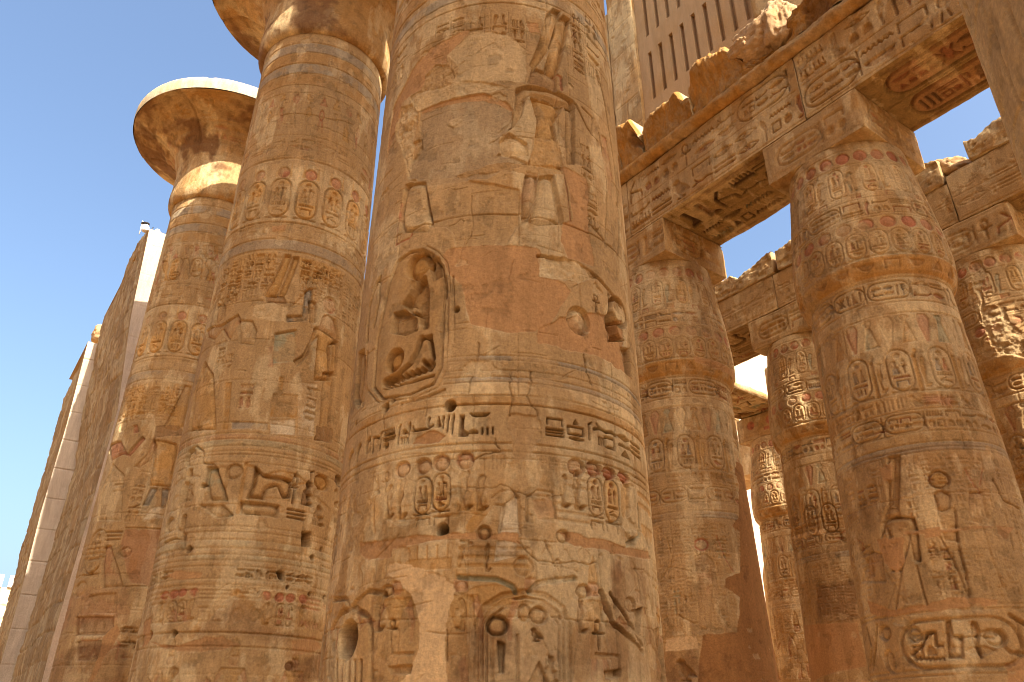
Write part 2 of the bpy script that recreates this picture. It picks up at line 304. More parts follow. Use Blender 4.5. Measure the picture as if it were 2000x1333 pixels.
  ["crack",[[-0.194,5.168],[-0.207,4.96],[-0.25,4.777],[-0.283,4.616]],0.014,0.05],
  ["crack",[[0.145,4.85],[0.128,4.685],[0.162,4.561],[0.137,4.384]],0.014,0.05],
  ["crack",[[0.353,4.866],[0.306,4.606],[0.365,4.487],[0.415,4.404]],0.014,0.05],
  ["crack",[[0.968,5.169],[0.992,5.02],[1.054,4.845]],0.014,0.05],
  ["crack",[[1.381,5.186],[1.375,4.726],[1.375,4.519],[1.349,4.239]],0.014,0.05],
  ["crack",[[-0.214,3.943],[-0.055,3.999],[0.049,4.016]],0.014,0.05],
  ["crack",[[-0.008,4.141],[0.041,4.041]],0.014,0.05],
  ["crack",[[-1.551,4.543],[-1.533,4.39],[-1.54,4.3]],0.014,0.05],
  ["crack",[[-1.311,4.644],[-1.251,4.391]],0.014,0.05],
  ["crack",[[-0.322,7.051],[-0.333,6.91],[-0.295,6.626]],0.012,0.04],
  ["crack",[[-0.584,6.671],[-0.433,6.748],[-0.401,6.708]],0.012,0.04],
  ["crack",[[-0.374,6.364],[-0.307,6.559]],0.012,0.04],
  ["crack",[[-0.401,2.442],[-0.39,2.201]],0.015,0.05],
  ["crack",[[0.201,3.189],[0.386,3.018],[0.761,3.044],[0.989,3.062]],0.012,0.04],
  ["crack",[[-0.42,3.685],[-0.035,3.662],[0.06,3.699],[0.275,3.61],[0.653,3.641]],0.01,0.03],
  ["line",[[-1.4,6.78],[3,6.78]],0.02,0.02,None],
 ],
 'S': [
  ["line",[[-2.9,10.95],[2.9,10.95]],0.02,0.014,None],
  ["col",-1.162,-0.942,10.287,10.937,0.02,[None,"ochre","dark"]],
  ["col",-0.92,-0.705,10.264,10.917,0.02,[None,"ochre","dark"]],
  ["col",-0.679,-0.409,10.194,10.917,0.02,[None,"ochre","dark"]],
  ["col",-1.02,-0.764,9.932,10.229,0.02,[None,"ochre","dark"]],
  ["col",-0.69,-0.514,9.918,10.226,0.02,[None,"ochre","dark"]],
  ["poly",[[-1.785,10.974],[-0.443,10.944],[-0.4,10.263],[-1.677,10.326]],0,0,"yellow",0.35],
  ["col",-1.93,-1.649,9.82,10.775,0.03,[None]],
  ["col",-1.623,-1.412,9.754,10.648,0.03,[None]],
  ["col",-1.412,-1.231,9.714,10.58,0.03,[None]],
  ["poly",[[-0.257,10.864],[-0.136,10.873],[-0.114,10.792],[-0.276,9.996],[-0.304,9.843],[-0.57,9.838],[-0.428,10.261]],0.035,0.75,"yellow",0.7],
  ["line",[[-0.257,10.864],[-0.136,10.873],[-0.114,10.792],[-0.276,9.996],[-0.304,9.843],[-0.57,9.838],[-0.428,10.261],[-0.257,10.864]],0.024,0.02475,None],
  ["poly",[[-0.06,10.842],[0.056,10.851],[0.058,10.723],[-0.118,9.871],[-0.255,9.854],[-0.148,10.288]],0.035,0.75,"yellow",0.6],
  ["line",[[-0.06,10.842],[0.056,10.851],[0.058,10.723],[-0.118,9.871],[-0.255,9.854],[-0.148,10.288],[-0.06,10.842]],0.024,0.02475,None],
  ["poly",[[-0.564,9.838],[-0.146,9.867],[-0.059,9.682],[-0.443,9.612]],0.03,0.4,"dark",0.5],
  ["rough",[[-0.726,9.589],[-0.343,9.687],[0.006,9.573],[-0.006,9.258],[-0.388,9.247],[-0.742,9.339]],0.03,-0.01,"pale",0.12],
  ["poly",[[0.064,10.853],[1.219,10.89],[1.233,10.485],[0.138,10.292]],0,0,"yellow",0.6],
  ["col",0.117,0.391,10.329,10.864,0.02,["dark",None,"ochre"]],
  ["col",0.429,0.665,10.363,10.788,0.02,["dark",None,"ochre"]],
  ["col",0.703,0.932,10.309,10.789,0.02,["dark",None,"ochre"]],
  ["col",0.972,1.232,10.366,10.798,0.02,["dark",None,"ochre"]],
  ["poly",[[-0.01,9.382],[0.332,9.462],[0.31,10.041],[0.392,10.146],[0.474,10.172],[0.446,9.487],[0.403,9.365],[0.008,9.254]],0.035,0.75,"blue",0.7],
  ["line",[[-0.01,9.382],[0.332,9.462],[0.31,10.041],[0.392,10.146],[0.474,10.172],[0.446,9.487],[0.403,9.365],[0.008,9.254],[-0.01,9.382]],0.024,0.02475,None],
  ["line",[[-0.04,9.502],[0.173,9.797],[0.388,10.178]],0.03,0.012,"ochre"],
  ["poly",[[0.424,9.896],[0.584,9.85],[0.628,9.386],[0.497,9.329]],0.03,0.6,"ochre",0.4],
  ["line",[[0.424,9.896],[0.584,9.85],[0.628,9.386],[0.497,9.329],[0.424,9.896]],0.024,0.0235,None],
  ["line",[[0.575,10.172],[0.727,10.129],[0.743,9.874]],0.03,0.01,"pale"],
  ["ell",0.947,9.922,0.186,0.186,0.04,0.75,"red"],
  ["ring",0.947,9.922,0.204,0.202,0.02,0.02],
  ["poly",[[0.805,9.607],[0.94,9.698],[1.131,9.642],[1.293,9.231],[0.741,9.33]],0.03,0.6,"skin",0.5],
  ["line",[[0.805,9.607],[0.94,9.698],[1.131,9.642],[1.293,9.231],[0.741,9.33],[0.805,9.607]],0.024,0.0235,None],
  ["poly",[[0.62,9.273],[0.75,9.308],[1.22,9.226],[1.288,9.15],[1.037,8.985],[1.085,8.772],[1.182,8.232],[0.766,8.092],[0.758,8.505],[0.734,9.108],[0.611,8.914],[0.539,8.59],[0.342,8.297],[0.267,8.404],[0.449,8.566],[0.572,8.933]],0.045,0.85,"yellow",0.7],
  ["line",[[0.62,9.273],[0.75,9.308],[1.22,9.226],[1.288,9.15],[1.037,8.985],[1.085,8.772],[1.182,8.232],[0.766,8.092],[0.758,8.505],[0.734,9.108],[0.611,8.914],[0.539,8.59],[0.342,8.297],[0.267,8.404],[0.449,8.566],[0.572,8.933],[0.62,9.273]],0.024,0.02725,None],
  ["poly",[[1.139,9.135],[1.286,9.159],[1.348,8.385],[1.17,8.317]],0.035,0.8,"ochre",0.5],
  ["line",[[1.139,9.135],[1.286,9.159],[1.348,8.385],[1.17,8.317],[1.139,9.135]],0.024,0.02475,None],
  ["poly",[[0.969,8.342],[1.291,8.46],[1.303,7.314],[1.366,6.921],[0.933,6.85],[1.031,7.174]],0.04,0.8,"ochre",0.45],
  ["line",[[0.969,8.342],[1.291,8.46],[1.303,7.314],[1.366,6.921],[0.933,6.85],[1.031,7.174],[0.969,8.342]],0.024,0.026000000000000002,None],
  ["rough",[[0.936,7.147],[1.4,7.235],[1.411,6.908],[0.945,6.853]],0.02,-0.02,"dark",0.08],
  ["poly",[[-1.904,9.593],[-1.92,9.857],[-1.701,9.859],[-1.537,9.728],[-1.471,9.424],[-1.745,9.316]],0.03,0.5,"dark",0.35],
  ["poly",[[-2.237,9.356],[-1.924,9.346],[-1.541,9.256],[-1.314,9.324],[-1.097,9.414],[-1.026,9.304],[-1.171,8.822],[-1.296,8.915],[-1.46,9.141],[-1.667,8.936],[-2.134,9.167]],0.03,0.8,"red",0.45],
  ["line",[[-2.237,9.356],[-1.924,9.346],[-1.541,9.256],[-1.314,9.324],[-1.097,9.414],[-1.026,9.304],[-1.171,8.822],[-1.296,8.915],[-1.46,9.141],[-1.667,8.936],[-2.134,9.167],[-2.237,9.356]],0.024,0.0235,None],
  ["poly",[[-1.88,8.501],[-1.458,8.101],[-1.09,6.871],[-1.925,6.988],[-2.093,7.875]],0.03,0.8,"yellow",0.55],
  ["line",[[-1.88,8.501],[-1.458,8.101],[-1.09,6.871],[-1.925,6.988],[-2.093,7.875],[-1.88,8.501]],0.024,0.0235,None],
  ["poly",[[-0.91,8.713],[-0.6,8.667],[-0.598,8.998],[-0.721,9.215],[-1.069,9.28]],0.02,0.7,"pale",0.3],
  ["line",[[-0.91,8.713],[-0.6,8.667],[-0.598,8.998],[-0.721,9.215],[-1.069,9.28],[-0.91,8.713]],0.024,0.021,None],
  ["col",-1.459,-1.245,8.264,8.733,0.02,[None]],
  ["poly",[[-0.199,8.926],[0.216,9.086],[0.282,8.378],[-0.142,8.273]],0.012,0.3,"green",0.75],
  ["line",[[-0.18,8.943],[0.211,9.084]],0.05,0.03,None],
  ["poly",[[-0.054,7.62],[0.466,7.685],[0.493,7.199],[-0.034,7.132]],0.012,0.2,"ochre",0.95],
  ["poly",[[-0.02,7.07],[0.454,7.169],[0.497,6.848],[0.02,6.791]],0.01,0.2,"white",0.8],
  ["poly",[[0.42,7.953],[0.846,8.041],[0.904,6.923],[0.565,6.867]],0.01,0.2,"white",0.55],
  ["col",0.628,0.906,7.142,7.971,0.03,[None]],
  ["poly",[[-1.078,7.868],[-0.927,7.852],[-0.816,6.85],[-0.937,6.857]],0.01,0.3,"ochre",0.7],
  ["poly",[[0.021,7.99],[0.121,8.006],[0.12,7.644],[0.045,7.633]],0.01,0.3,"ochre",0.6],
  ["poly",[[-0.765,7.004],[-0.064,7.001],[-0.045,6.872],[-0.739,6.862]],0.01,0.3,"blue",0.6],
  ["col",-0.734,-0.422,7.292,7.836,0.02,[None,"red"]],
  ["col",-1.306,-1.007,8.009,8.54,0.02,[None]],
  ["poly",[[-0.293,8.618],[-0.192,8.656],[-0.126,8.193],[-0.229,8.183]],0,0,"red",0.35],
  ["poly",[[0.242,9.061],[0.324,9.08],[0.373,8.28],[0.319,8.268]],0,0,"rose",0.4],
  ["line",[[-2.9,6.78],[2.9,6.78]],0.02,0.014,None],
  ["line",[[-2.9,6.66],[2.9,6.66]],0.02,0.014,None],
  ["line",[[-2.9,6.52],[2.9,6.52]],0.02,0.014,None],
  ["line",[[-2.9,6.42],[2.9,6.42]],0.02,0.014,None],
  ["line",[[-2.9,6.35],[2.9,6.35]],0.02,0.014,None],
  ["poly",[[-2.9,6.53],[2.9,6.53],[2.9,6.65],[-2.9,6.65]],0,0,"green",0.35],
  ["poly",[[-2.9,6.66],[2.9,6.66],[2.9,6.76],[-2.9,6.76]],0,0,"rose",0.25],
  ["line",[[-1.284,4.672],[-1.615,5.079],[-1.692,5.864],[-1.766,6.539],[-1.535,6.608],[-1.302,6.458],[-1.261,6.25]],0.04,0.04,None],
  ["ell",-1.647,6.386,0.165,0.175,0.06,0.7,None],
  ["sign","seated",-1.739,5.531,-1.34,6.153,0.05,None],
  ["ell",-1.89,5.129,0.168,0.145,0.05,0.7,None],
  ["line",[[-1.969,4.801],[-1.611,4.844],[-1.31,4.766]],0.04,0.05,None],
  ["sign","foot",-1.566,4.816,-1.285,5.251,0.05,None],
  ["poly",[[-1.121,6.124],[-0.929,6.118],[-0.619,5.571],[-0.571,5.466],[-0.939,5.476],[-1.09,5.786]],0.05,0.8,"green",0.6],
  ["line",[[-1.121,6.124],[-0.929,6.118],[-0.619,5.571],[-0.571,5.466],[-0.939,5.476],[-1.09,5.786],[-1.121,6.124]],0.024,0.0285,None],
  ["ell",-0.548,6.018,0.165,0.153,0.06,0.8,None],
  ["line",[[-1.255,6.224],[-1.006,6.174],[-0.875,6.066]],0.03,0.04,None],
  ["poly",[[-0.159,6.122],[0.013,5.978],[0.399,5.979],[0.583,5.946],[0.576,5.623],[0.429,5.59],[0.301,5.801],[0.106,5.728],[0.069,5.531],[-0.221,5.523],[-0.164,5.753]],0.06,0.85,"ochre",0.3],
  ["line",[[-0.159,6.122],[0.013,5.978],[0.399,5.979],[0.583,5.946],[0.576,5.623],[0.429,5.59],[0.301,5.801],[0.106,5.728],[0.069,5.531],[-0.221,5.523],[-0.164,5.753],[-0.159,6.122]],0.024,0.031,None],
  ["poly",[[-0.335,5.456],[0.386,5.439],[0.369,5.217],[-0.29,5.236]],0.05,0.6,None,0.6],
  ["line",[[-0.335,5.456],[0.386,5.439],[0.369,5.217],[-0.29,5.236],[-0.335,5.456]],0.024,0.0285,None],
  ["poly",[[-1.115,5.402],[-0.642,5.381],[-0.421,5.194],[-0.696,5.147]],0.03,0.6,"green",0.3],
  ["line",[[-1.115,5.402],[-0.642,5.381],[-0.421,5.194],[-0.696,5.147],[-1.115,5.402]],0.024,0.0235,None],
  ["sign","ankh",0.568,5.532,0.708,6.084,0.05,None],
  ["ell",1.267,6.061,0.211,0.153,0.07,0.75,"ochre"],
  ["sign","seated",0.801,5.542,1.109,6.013,0.07,"dark"],
  ["sign","bars",0.569,5.208,0.924,5.453,0.05,None],
  ["sign","seated",1.095,5.214,1.463,5.607,0.05,None],
  ["sign","staff",0.913,6.027,1.015,6.225,0.04,None],
  ["ell",1.859,6.261,0.191,0.11,0.08,0.3,"dark"],
  ["sign","man",1.547,5.293,2.005,6.072,0.03,None],
  ["line",[[-2.9,5.0],[2.9,5.0]],0.018,0.014,None],
  ["line",[[-2.9,4.9],[2.9,4.9]],0.018,0.014,None],
  ["line",[[-2.9,4.76],[2.9,4.76]],0.018,0.014,None],
  ["line",[[-2.9,4.62],[2.9,4.62]],0.018,0.014,None],
  ["line",[[-2.9,4.5],[2.9,4.5]],0.018,0.014,None],
  ["line",[[-2.9,4.4],[2.9,4.4]],0.018,0.014,None],
  ["line",[[-2.9,4.3],[2.9,4.3]],0.018,0.014,None],
  ["line",[[-2.9,4.08],[2.9,4.08]],0.018,0.014,None],
  ["line",[[-2.9,3.98],[2.9,3.98]],0.018,0.014,None],
  ["poly",[[-2.9,4.63],[2.9,4.63],[2.9,4.75],[-2.9,4.75]],0,0,"green",0.3],
  ["poly",[[-2.9,4.41],[2.9,4.41],[2.9,4.49],[-2.9,4.49]],0,0,"green",0.25],
  ["hole",-1.168,4.609,0.05],
  ["hole",-1.143,5.766,0.045],
  ["hole",-1.139,3.189,0.05],
  ["hole",1.213,4.608,0.04],
  ["hole",1.436,4.805,0.03],
  ["hole",1.263,3.958,0.03],
  ["hole",1.717,3.967,0.03],
  ["hole",-2.004,3.122,0.07],
  ["hole",-1.736,3.187,0.06],
  ["hole",0.751,4.018,0.025],
  ["hole",-1.828,4.098,0.03],
  ["poly",[[0.912,5.043],[1.116,5.061],[1.143,4.799],[0.938,4.783]],0.15,0,"soot",0.6],  # missing block, the shade inside it painted black
  ["crack",[[0.901,5.243],[0.94,4.774],[0.963,4.224]],0.02,0.06],
  ["poly",[[0.515,4.282],[0.638,4.273],[0.648,4.14],[0.548,4.152]],0.08,0,"dark",0.5],
  ["row",-0.2,1.2,4.1,4.28,0.03,[None]],
  ["row",-2.2,-1.5,4.1,4.28,0.03,[None]],
  ["patch",[[-1.681,4.171],[-1.29,4.247],[-0.795,4.18],[-0.826,4.093],[-1.371,4.099]],"plaster",-0.01,0.02],
  ["line",[[-0.794,3.149],[-0.53,3.517],[-0.282,3.837],[-0.137,3.871]],0.14,0.006,"ochre"],
  ["line",[[-0.137,3.871],[0.236,3.542],[0.436,3.387]],0.12,0.006,"ochre"],
  ["ell",-1.56,3.844,0.121,0.071,0.025,0.7,"red"],
  ["ell",-1.316,3.844,0.106,0.075,0.025,0.7,"red"],
  ["ell",-1.132,3.863,0.094,0.073,0.025,0.7,"red"],
  ["ell",-0.887,3.854,0.089,0.077,0.025,0.7,"red"],
  ["ell",0.371,3.829,0.085,0.081,0.025,0.7,"red"],
  ["ell",0.628,3.83,0.091,0.081,0.025,0.7,"red"],
  ["ell",0.839,3.839,0.094,0.078,0.025,0.7,"red"],
  ["ell",1.112,3.857,0.102,0.075,0.025,0.7,"red"],
  ["cart",-1.4,3.388,-1.206,3.73,0.022,[None,"red"],None],
  ["cart",-1.176,3.392,-1.005,3.731,0.022,[None,"red"],None],
  ["cart",0.599,3.364,0.753,3.723,0.022,[None,"red"],None],
  ["cart",0.794,3.373,0.95,3.73,0.022,[None,"red"],None],
  ["ura",-1.677,3.379,-1.433,3.771,0.02,"yellow",False],
  ["ura",-0.984,3.395,-0.789,3.753,0.02,"yellow",False],
  ["ura",0.326,3.345,0.505,3.723,0.02,"yellow",False],
  ["ura",1.036,3.364,1.247,3.75,0.02,"yellow",False],
  ["row",-0.073,0.272,3.832,3.939,0.015,[None]],
  ["stain",[[-0.808,3.108],[-0.229,3.774],[0.255,3.417],[0.995,3.262],[0.907,3.128],[-0.3,3.191]],"dark",0.45],
  ["patch",[[-1.696,3.093],[-0.972,2.99],[-0.546,3.139],[-0.252,3.151],[0.072,2.998],[-0.587,2.898],[-1.279,2.951]],"plaster",-0.012,0.025],
  ["patch",[[0.961,3.124],[1.515,3.268],[1.754,3.073],[1.01,2.877]],"plaster",-0.012,0.02],
  ["patch",[[-2.158,3.433],[-1.829,3.489],[-1.724,3.062],[-1.926,2.992]],"plaster",-0.012,0.02],
  ["ell",-1.009,2.567,0.088,0.087,0.05,0.7,None],
  ["ell",0.98,2.718,0.096,0.073,0.04,0.6,"dark"],
  ["stain",[[1.004,2.843],[1.861,2.995],[2.016,2.465],[1.126,2.421]],"dark",0.6],
  ["line",[[-2.9,3.2],[2.9,3.2]],0.02,0.02,None],
  ["line",[[-2.9,2.98],[2.9,2.98]],0.02,0.02,None],
  ["crack",[[-1.428,14.877],[-0.54,14.908],[0.249,14.908],[0.985,15.088]],0.025,0.05],
  ["rough",[[-1.729,11.671],[-0.682,11.632],[0.385,11.634],[1.447,11.753],[1.489,11.494],[0.415,11.396],[-0.642,11.384]],0.03,-0.02,None,0.1],
  ["patch",[[-0.677,11.604],[-0.33,11.668],[-0.365,11.5],[-0.655,11.466]],"plaster",-0.01,0.02],
 ],
 'T': [
  ["cart",-1.322,14.45,-0.855,15.252,0.028,[None,"ochre"],"yellow"],
  ["cart",-0.535,14.559,-0.142,15.231,0.028,[None,"ochre"],"yellow"],
  ["poly",[[-0.85,15.216],[-0.687,15.213],[-0.599,14.996],[-0.619,14.705],[-0.507,14.425],[-0.691,14.417],[-0.697,14.704],[-0.845,14.996]],0.02,0.6,"yellow",0.7],
  ["line",[[-0.85,15.216],[-0.687,15.213],[-0.599,14.996],[-0.619,14.705],[-0.507,14.425],[-0.691,14.417],[-0.697,14.704],[-0.845,14.996],[-0.85,15.216]],0.024,0.021,None],
  ["poly",[[-0.032,15.299],[0.115,15.339],[0.249,15.159],[0.168,14.841],[0.333,14.569],[0.048,14.482],[0.095,14.82],[-0.087,15.065]],0.02,0.6,"yellow",0.7],
  ["line",[[-0.032,15.299],[0.115,15.339],[0.249,15.159],[0.168,14.841],[0.333,14.569],[0.048,14.482],[0.095,14.82],[-0.087,15.065],[-0.032,15.299]],0.024,0.021,None],
  ["poly",[[-1.861,15.335],[-1.543,15.227],[-1.398,14.968],[-1.421,14.683],[-1.275,14.436],[-1.554,14.502],[-1.544,14.716],[-1.84,15.105]],0.02,0.6,"yellow",0.7],
  ["line",[[-1.861,15.335],[-1.543,15.227],[-1.398,14.968],[-1.421,14.683],[-1.275,14.436],[-1.554,14.502],[-1.544,14.716],[-1.84,15.105],[-1.861,15.335]],0.024,0.021,None],
  ["poly",[[-1.714,15.88],[-1.441,15.809],[-1.345,15.434],[-1.542,15.471]],0.012,0.5,"red",0.5],
  ["poly",[[-1.302,15.76],[-1.102,15.738],[-1.028,15.378],[-1.183,15.386]],0.012,0.5,"ochre",0.5],
  ["poly",[[-0.938,15.704],[-0.771,15.71],[-0.709,15.36],[-0.842,15.348]],0.012,0.5,"red",0.5],
  ["poly",[[-0.747,15.695],[-0.59,15.713],[-0.532,15.366],[-0.659,15.346]],0.012,0.5,"ochre",0.5],
  ["poly",[[-0.561,15.699],[-0.41,15.727],[-0.356,15.384],[-0.478,15.356]],0.012,0.5,"red",0.5],
  ["poly",[[-0.307,15.727],[-0.161,15.768],[-0.11,15.428],[-0.23,15.389]],0.012,0.5,"ochre",0.5],
  ["poly",[[-0.122,15.762],[0.024,15.813],[0.073,15.475],[-0.047,15.428]],0.012,0.5,"red",0.5],
  ["poly",[[0.063,15.809],[0.21,15.87],[0.259,15.534],[0.137,15.479]],0.012,0.5,"ochre",0.5],
  ["col",-1.721,-1.274,9.836,10.878,0.02,["dark",None,"ochre"]],
  ["col",-1.233,-0.906,9.802,10.791,0.02,["dark",None,"ochre"]],
  ["col",-0.873,-0.589,9.798,10.763,0.02,["dark",None,"ochre"]],
  ["col",-0.559,-0.296,9.814,10.766,0.02,["dark",None,"ochre"]],
  ["col",-0.267,-0.01,9.848,10.791,0.02,["dark",None,"ochre"]],
  ["poly",[[-2.121,10.765],[-0.086,10.87],[0.035,9.877],[-1.848,9.874]],0,0,"yellow",0.6],
  ["line",[[-2.7,10.95],[2.7,10.95]],0.02,0.014,None],
  ["poly",[[0.106,10.847],[0.284,10.837],[0.309,9.613],[0.125,9.42],[-0.238,9.447],[-0.041,10.265]],0.03,0.7,"yellow",0.6],
  ["line",[[0.106,10.847],[0.284,10.837],[0.309,9.613],[0.125,9.42],[-0.238,9.447],[-0.041,10.265],[0.106,10.847]],0.024,0.0235,None],
  ["rough",[[-0.467,9.506],[0.166,9.584],[0.368,9.312],[-0.456,9.12]],0.02,-0.02,"dark",0.08],
  ["poly",[[-0.453,9.105],[0.201,9.031],[0.249,8.864],[0.29,7.788],[-0.289,7.776],[-0.3,8.451]],0.035,0.8,"yellow",0.75],
  ["line",[[-0.453,9.105],[0.201,9.031],[0.249,8.864],[0.29,7.788],[-0.289,7.776],[-0.3,8.451],[-0.453,9.105]],0.024,0.02475,None],
  ["poly",[[-0.453,9.105],[-0.324,8.9],[-0.398,8.518],[-0.696,8.249],[-0.821,8.301],[-0.536,8.661]],0.03,0.7,"skin",0.4],
  ["line",[[-0.453,9.105],[-0.324,8.9],[-0.398,8.518],[-0.696,8.249],[-0.821,8.301],[-0.536,8.661],[-0.453,9.105]],0.024,0.0235,None],
  ["poly",[[-0.228,7.709],[-0.058,7.704],[-0.194,7.226],[-0.339,7.215]],0.03,0.7,"blue",0.6],
  ["line",[[-0.228,7.709],[-0.058,7.704],[-0.194,7.226],[-0.339,7.215],[-0.228,7.709]],0.024,0.0235,None],
  ["poly",[[0.071,7.741],[0.243,7.744],[0.314,7.215],[0.16,7.193]],0.03,0.7,"blue",0.6],
  ["line",[[0.071,7.741],[0.243,7.744],[0.314,7.215],[0.16,7.193],[0.071,7.741]],0.024,0.0235,None],
  ["poly",[[-1.827,8.549],[-2.453,9.167],[-1.57,9.111],[-1.169,8.678],[-0.804,9.175],[-0.709,9.097],[-1.058,8.594],[-1.313,8.693]],0.03,0.7,"red",0.6],
  ["line",[[-1.827,8.549],[-2.453,9.167],[-1.57,9.111],[-1.169,8.678],[-0.804,9.175],[-0.709,9.097],[-1.058,8.594],[-1.313,8.693],[-1.827,8.549]],0.024,0.0235,None],
  ["ell",-1.642,9.592,0.173,0.171,0.04,0.5,None],
  ["poly",[[-1.19,9.523],[-1.064,9.551],[-0.958,9.311],[-1.121,9.284]],0.02,0.5,"red",0.6],
  ["poly",[[-1.662,8.443],[-1.125,8.08],[-0.853,6.786],[-1.709,6.855],[-1.89,7.743]],0.02,0.7,"pale",0.4],
  ["line",[[-1.662,8.443],[-1.125,8.08],[-0.853,6.786],[-1.709,6.855],[-1.89,7.743],[-1.662,8.443]],0.024,0.021,None],
  ["col",-0.772,-0.356,6.86,7.847,0.025,[None]],
  ["col",-1.381,-1.016,7.501,7.908,0.02,[None]],
  ["col",-0.653,-0.306,7.89,8.252,0.02,[None]],
  ["poly",[[-0.115,7.162],[0.266,7.28],[0.269,6.926],[-0.245,6.836]],0.01,0.5,"white",0.6],
  ["rough",[[-0.65,6.544],[0.264,6.611],[0.355,5.506],[0.236,5.135],[-0.217,5.199],[-0.683,6.104]],0.02,-0.02,"skin",0.3],
  ["ell",-0.524,5.946,0.159,0.139,0.06,0.7,None],
  ["crack",[[-0.658,6.579],[0.261,6.625]],0.03,0.08],
  ["crack",[[-0.314,5.066],[0.37,5.115]],0.03,0.06],
  ["cart",-1.758,5.425,-1.153,6.57,0.03,[None],None],
  ["poly",[[-1.171,6.103],[-0.976,6.122],[-0.608,5.51],[-0.376,5.063],[-0.898,5.027],[-1.07,5.581]],0.04,0.8,"skin",0.5],
  ["line",[[-1.171,6.103],[-0.976,6.122],[-0.608,5.51],[-0.376,5.063],[-0.898,5.027],[-1.07,5.581],[-1.171,6.103]],0.024,0.026000000000000002,None],
  ["sign","bars",-1.2,6.207,-0.749,6.55,0.03,None],
  ["line",[[-1.263,4.816],[-0.497,4.901],[-0.421,4.432],[-1.099,4.433]],0.03,0.04,None],
  ["rough",[[-1.241,4.879],[-0.529,4.9],[-0.459,4.462],[-1.109,4.465]],0.05,-0.05,"stone",0.2],
  ["poly",[[-1.558,4.343],[-0.431,4.339],[-0.346,3.882],[-1.421,3.893]],0.03,0.2,"dark",0.6],
  ["poly",[[-1.28,3.754],[-0.609,3.769],[-0.498,3.313],[-1.127,3.297]],0.02,0.2,"dark",0.7],
  ["ell",-1.714,5.04,0.295,0.204,0.04,0.6,None],
  ["patch",[[-0.589,3.818],[-0.305,4.188],[-0.192,3.948],[-0.461,3.284],[-0.587,2.801],[-0.68,2.801]],"plaster",-0.01,0.03],
  ["row",-0.208,0.211,3.956,4.108,0.03,[None]],
  ["row",-0.133,0.283,3.597,3.776,0.03,[None]],
  ["stain",[[-2.439,3.344],[0.038,3.715],[0.242,2.748],[-2.116,2.761]],"dark",0.5],
  ["stain",[[-2.426,4.9],[-0.252,5.068],[-0.065,4.198],[-2.453,3.964]],"skin",0.4],
 ],
 'A': [
  ["poly",[[-0.445,6.078],[-0.348,6.078],[-0.372,5.918],[-0.539,5.218],[-0.63,5.192]],0.03,0.8,"yellow",0.4],
  ["line",[[-0.445,6.078],[-0.348,6.078],[-0.372,5.918],[-0.539,5.218],[-0.63,5.192],[-0.445,6.078]],0.024,0.0235,None],
  ["poly",[[-0.331,6.074],[-0.247,6.032],[-0.356,5.543],[-0.453,5.155],[-0.522,5.192]],0.03,0.8,"yellow",0.4],
  ["line",[[-0.331,6.074],[-0.247,6.032],[-0.356,5.543],[-0.453,5.155],[-0.522,5.192],[-0.331,6.074]],0.024,0.0235,None],
  ["poly",[[-0.658,5.189],[-0.445,5.153],[-0.448,4.976],[-0.743,5.014]],0.025,0.6,"ochre",0.4],
  ["line",[[-0.658,5.189],[-0.445,5.153],[-0.448,4.976],[-0.743,5.014],[-0.658,5.189]],0.024,0.02225,None],
  ["poly",[[-0.852,4.704],[-0.759,4.987],[-0.516,5.016],[-0.253,4.942],[-0.244,4.723],[-0.302,4.224],[-0.407,4.26],[-0.37,4.722],[-0.425,4.495],[-0.623,4.104],[-0.773,4.128],[-0.709,4.631],[-0.721,4.898]],0.035,0.85,"ochre",0.35],
  ["line",[[-0.852,4.704],[-0.759,4.987],[-0.516,5.016],[-0.253,4.942],[-0.244,4.723],[-0.302,4.224],[-0.407,4.26],[-0.37,4.722],[-0.425,4.495],[-0.623,4.104],[-0.773,4.128],[-0.709,4.631],[-0.721,4.898],[-0.852,4.704]],0.024,0.02475,None],
  ["line",[[-0.253,4.942],[-0.244,4.723],[-0.3,4.232],[-0.354,4.231]],0.03,0.04,None],
  ["line",[[-0.623,4.104],[-0.774,3.713],[-0.836,3.538]],0.03,0.035,None],
  ["line",[[-0.371,4.151],[-0.362,3.741],[-0.343,3.461]],0.035,0.04,None],
  ["line",[[-0.889,4.148],[-0.782,3.879],[-0.973,3.576]],0.025,0.025,None],
  ["ring",0.259,5.539,0.151,0.141,0.035,0.035],
  ["ell",0.259,5.539,0.114,0.106,0.02,0.7,"yellow"],
  ["poly",[[0.133,5.319],[0.262,5.35],[0.364,5.262],[0.306,5.047],[0.237,4.992],[0.095,5.024]],0.03,0.7,"skin",0.35],
  ["line",[[0.133,5.319],[0.262,5.35],[0.364,5.262],[0.306,5.047],[0.237,4.992],[0.095,5.024],[0.133,5.319]],0.024,0.0235,None],
  ["line",[[0.39,5.085],[0.287,4.412],[0.288,4.004],[0.243,3.572]],0.035,0.045,None],
  ["line",[[0.061,4.578],[0.153,4.216],[0.201,3.93],[0.233,3.573]],0.03,0.035,None],
  ["line",[[0.14,5.283],[0.136,5.041],[0.049,4.762]],0.03,0.035,None],
  ["poly",[[0.116,5.0],[0.38,5.042],[0.306,4.494],[0.111,4.51]],0.02,0.8,"ochre",0.3],
  ["line",[[0.116,5.0],[0.38,5.042],[0.306,4.494],[0.111,4.51],[0.116,5.0]],0.024,0.021,None],
  ["line",[[0.316,4.003],[0.124,3.618],[0.165,3.499]],0.03,0.03,None],
  ["line",[[0.714,5.696],[0.78,5.427],[0.872,5.296]],0.03,0.012,"red"],
  ["line",[[1.027,5.707],[0.891,5.43]],0.03,0.012,"red"],
  ["poly",[[0.679,5.294],[0.895,5.297],[0.853,4.734],[0.516,4.821]],0.02,0.8,"skin",0.3],
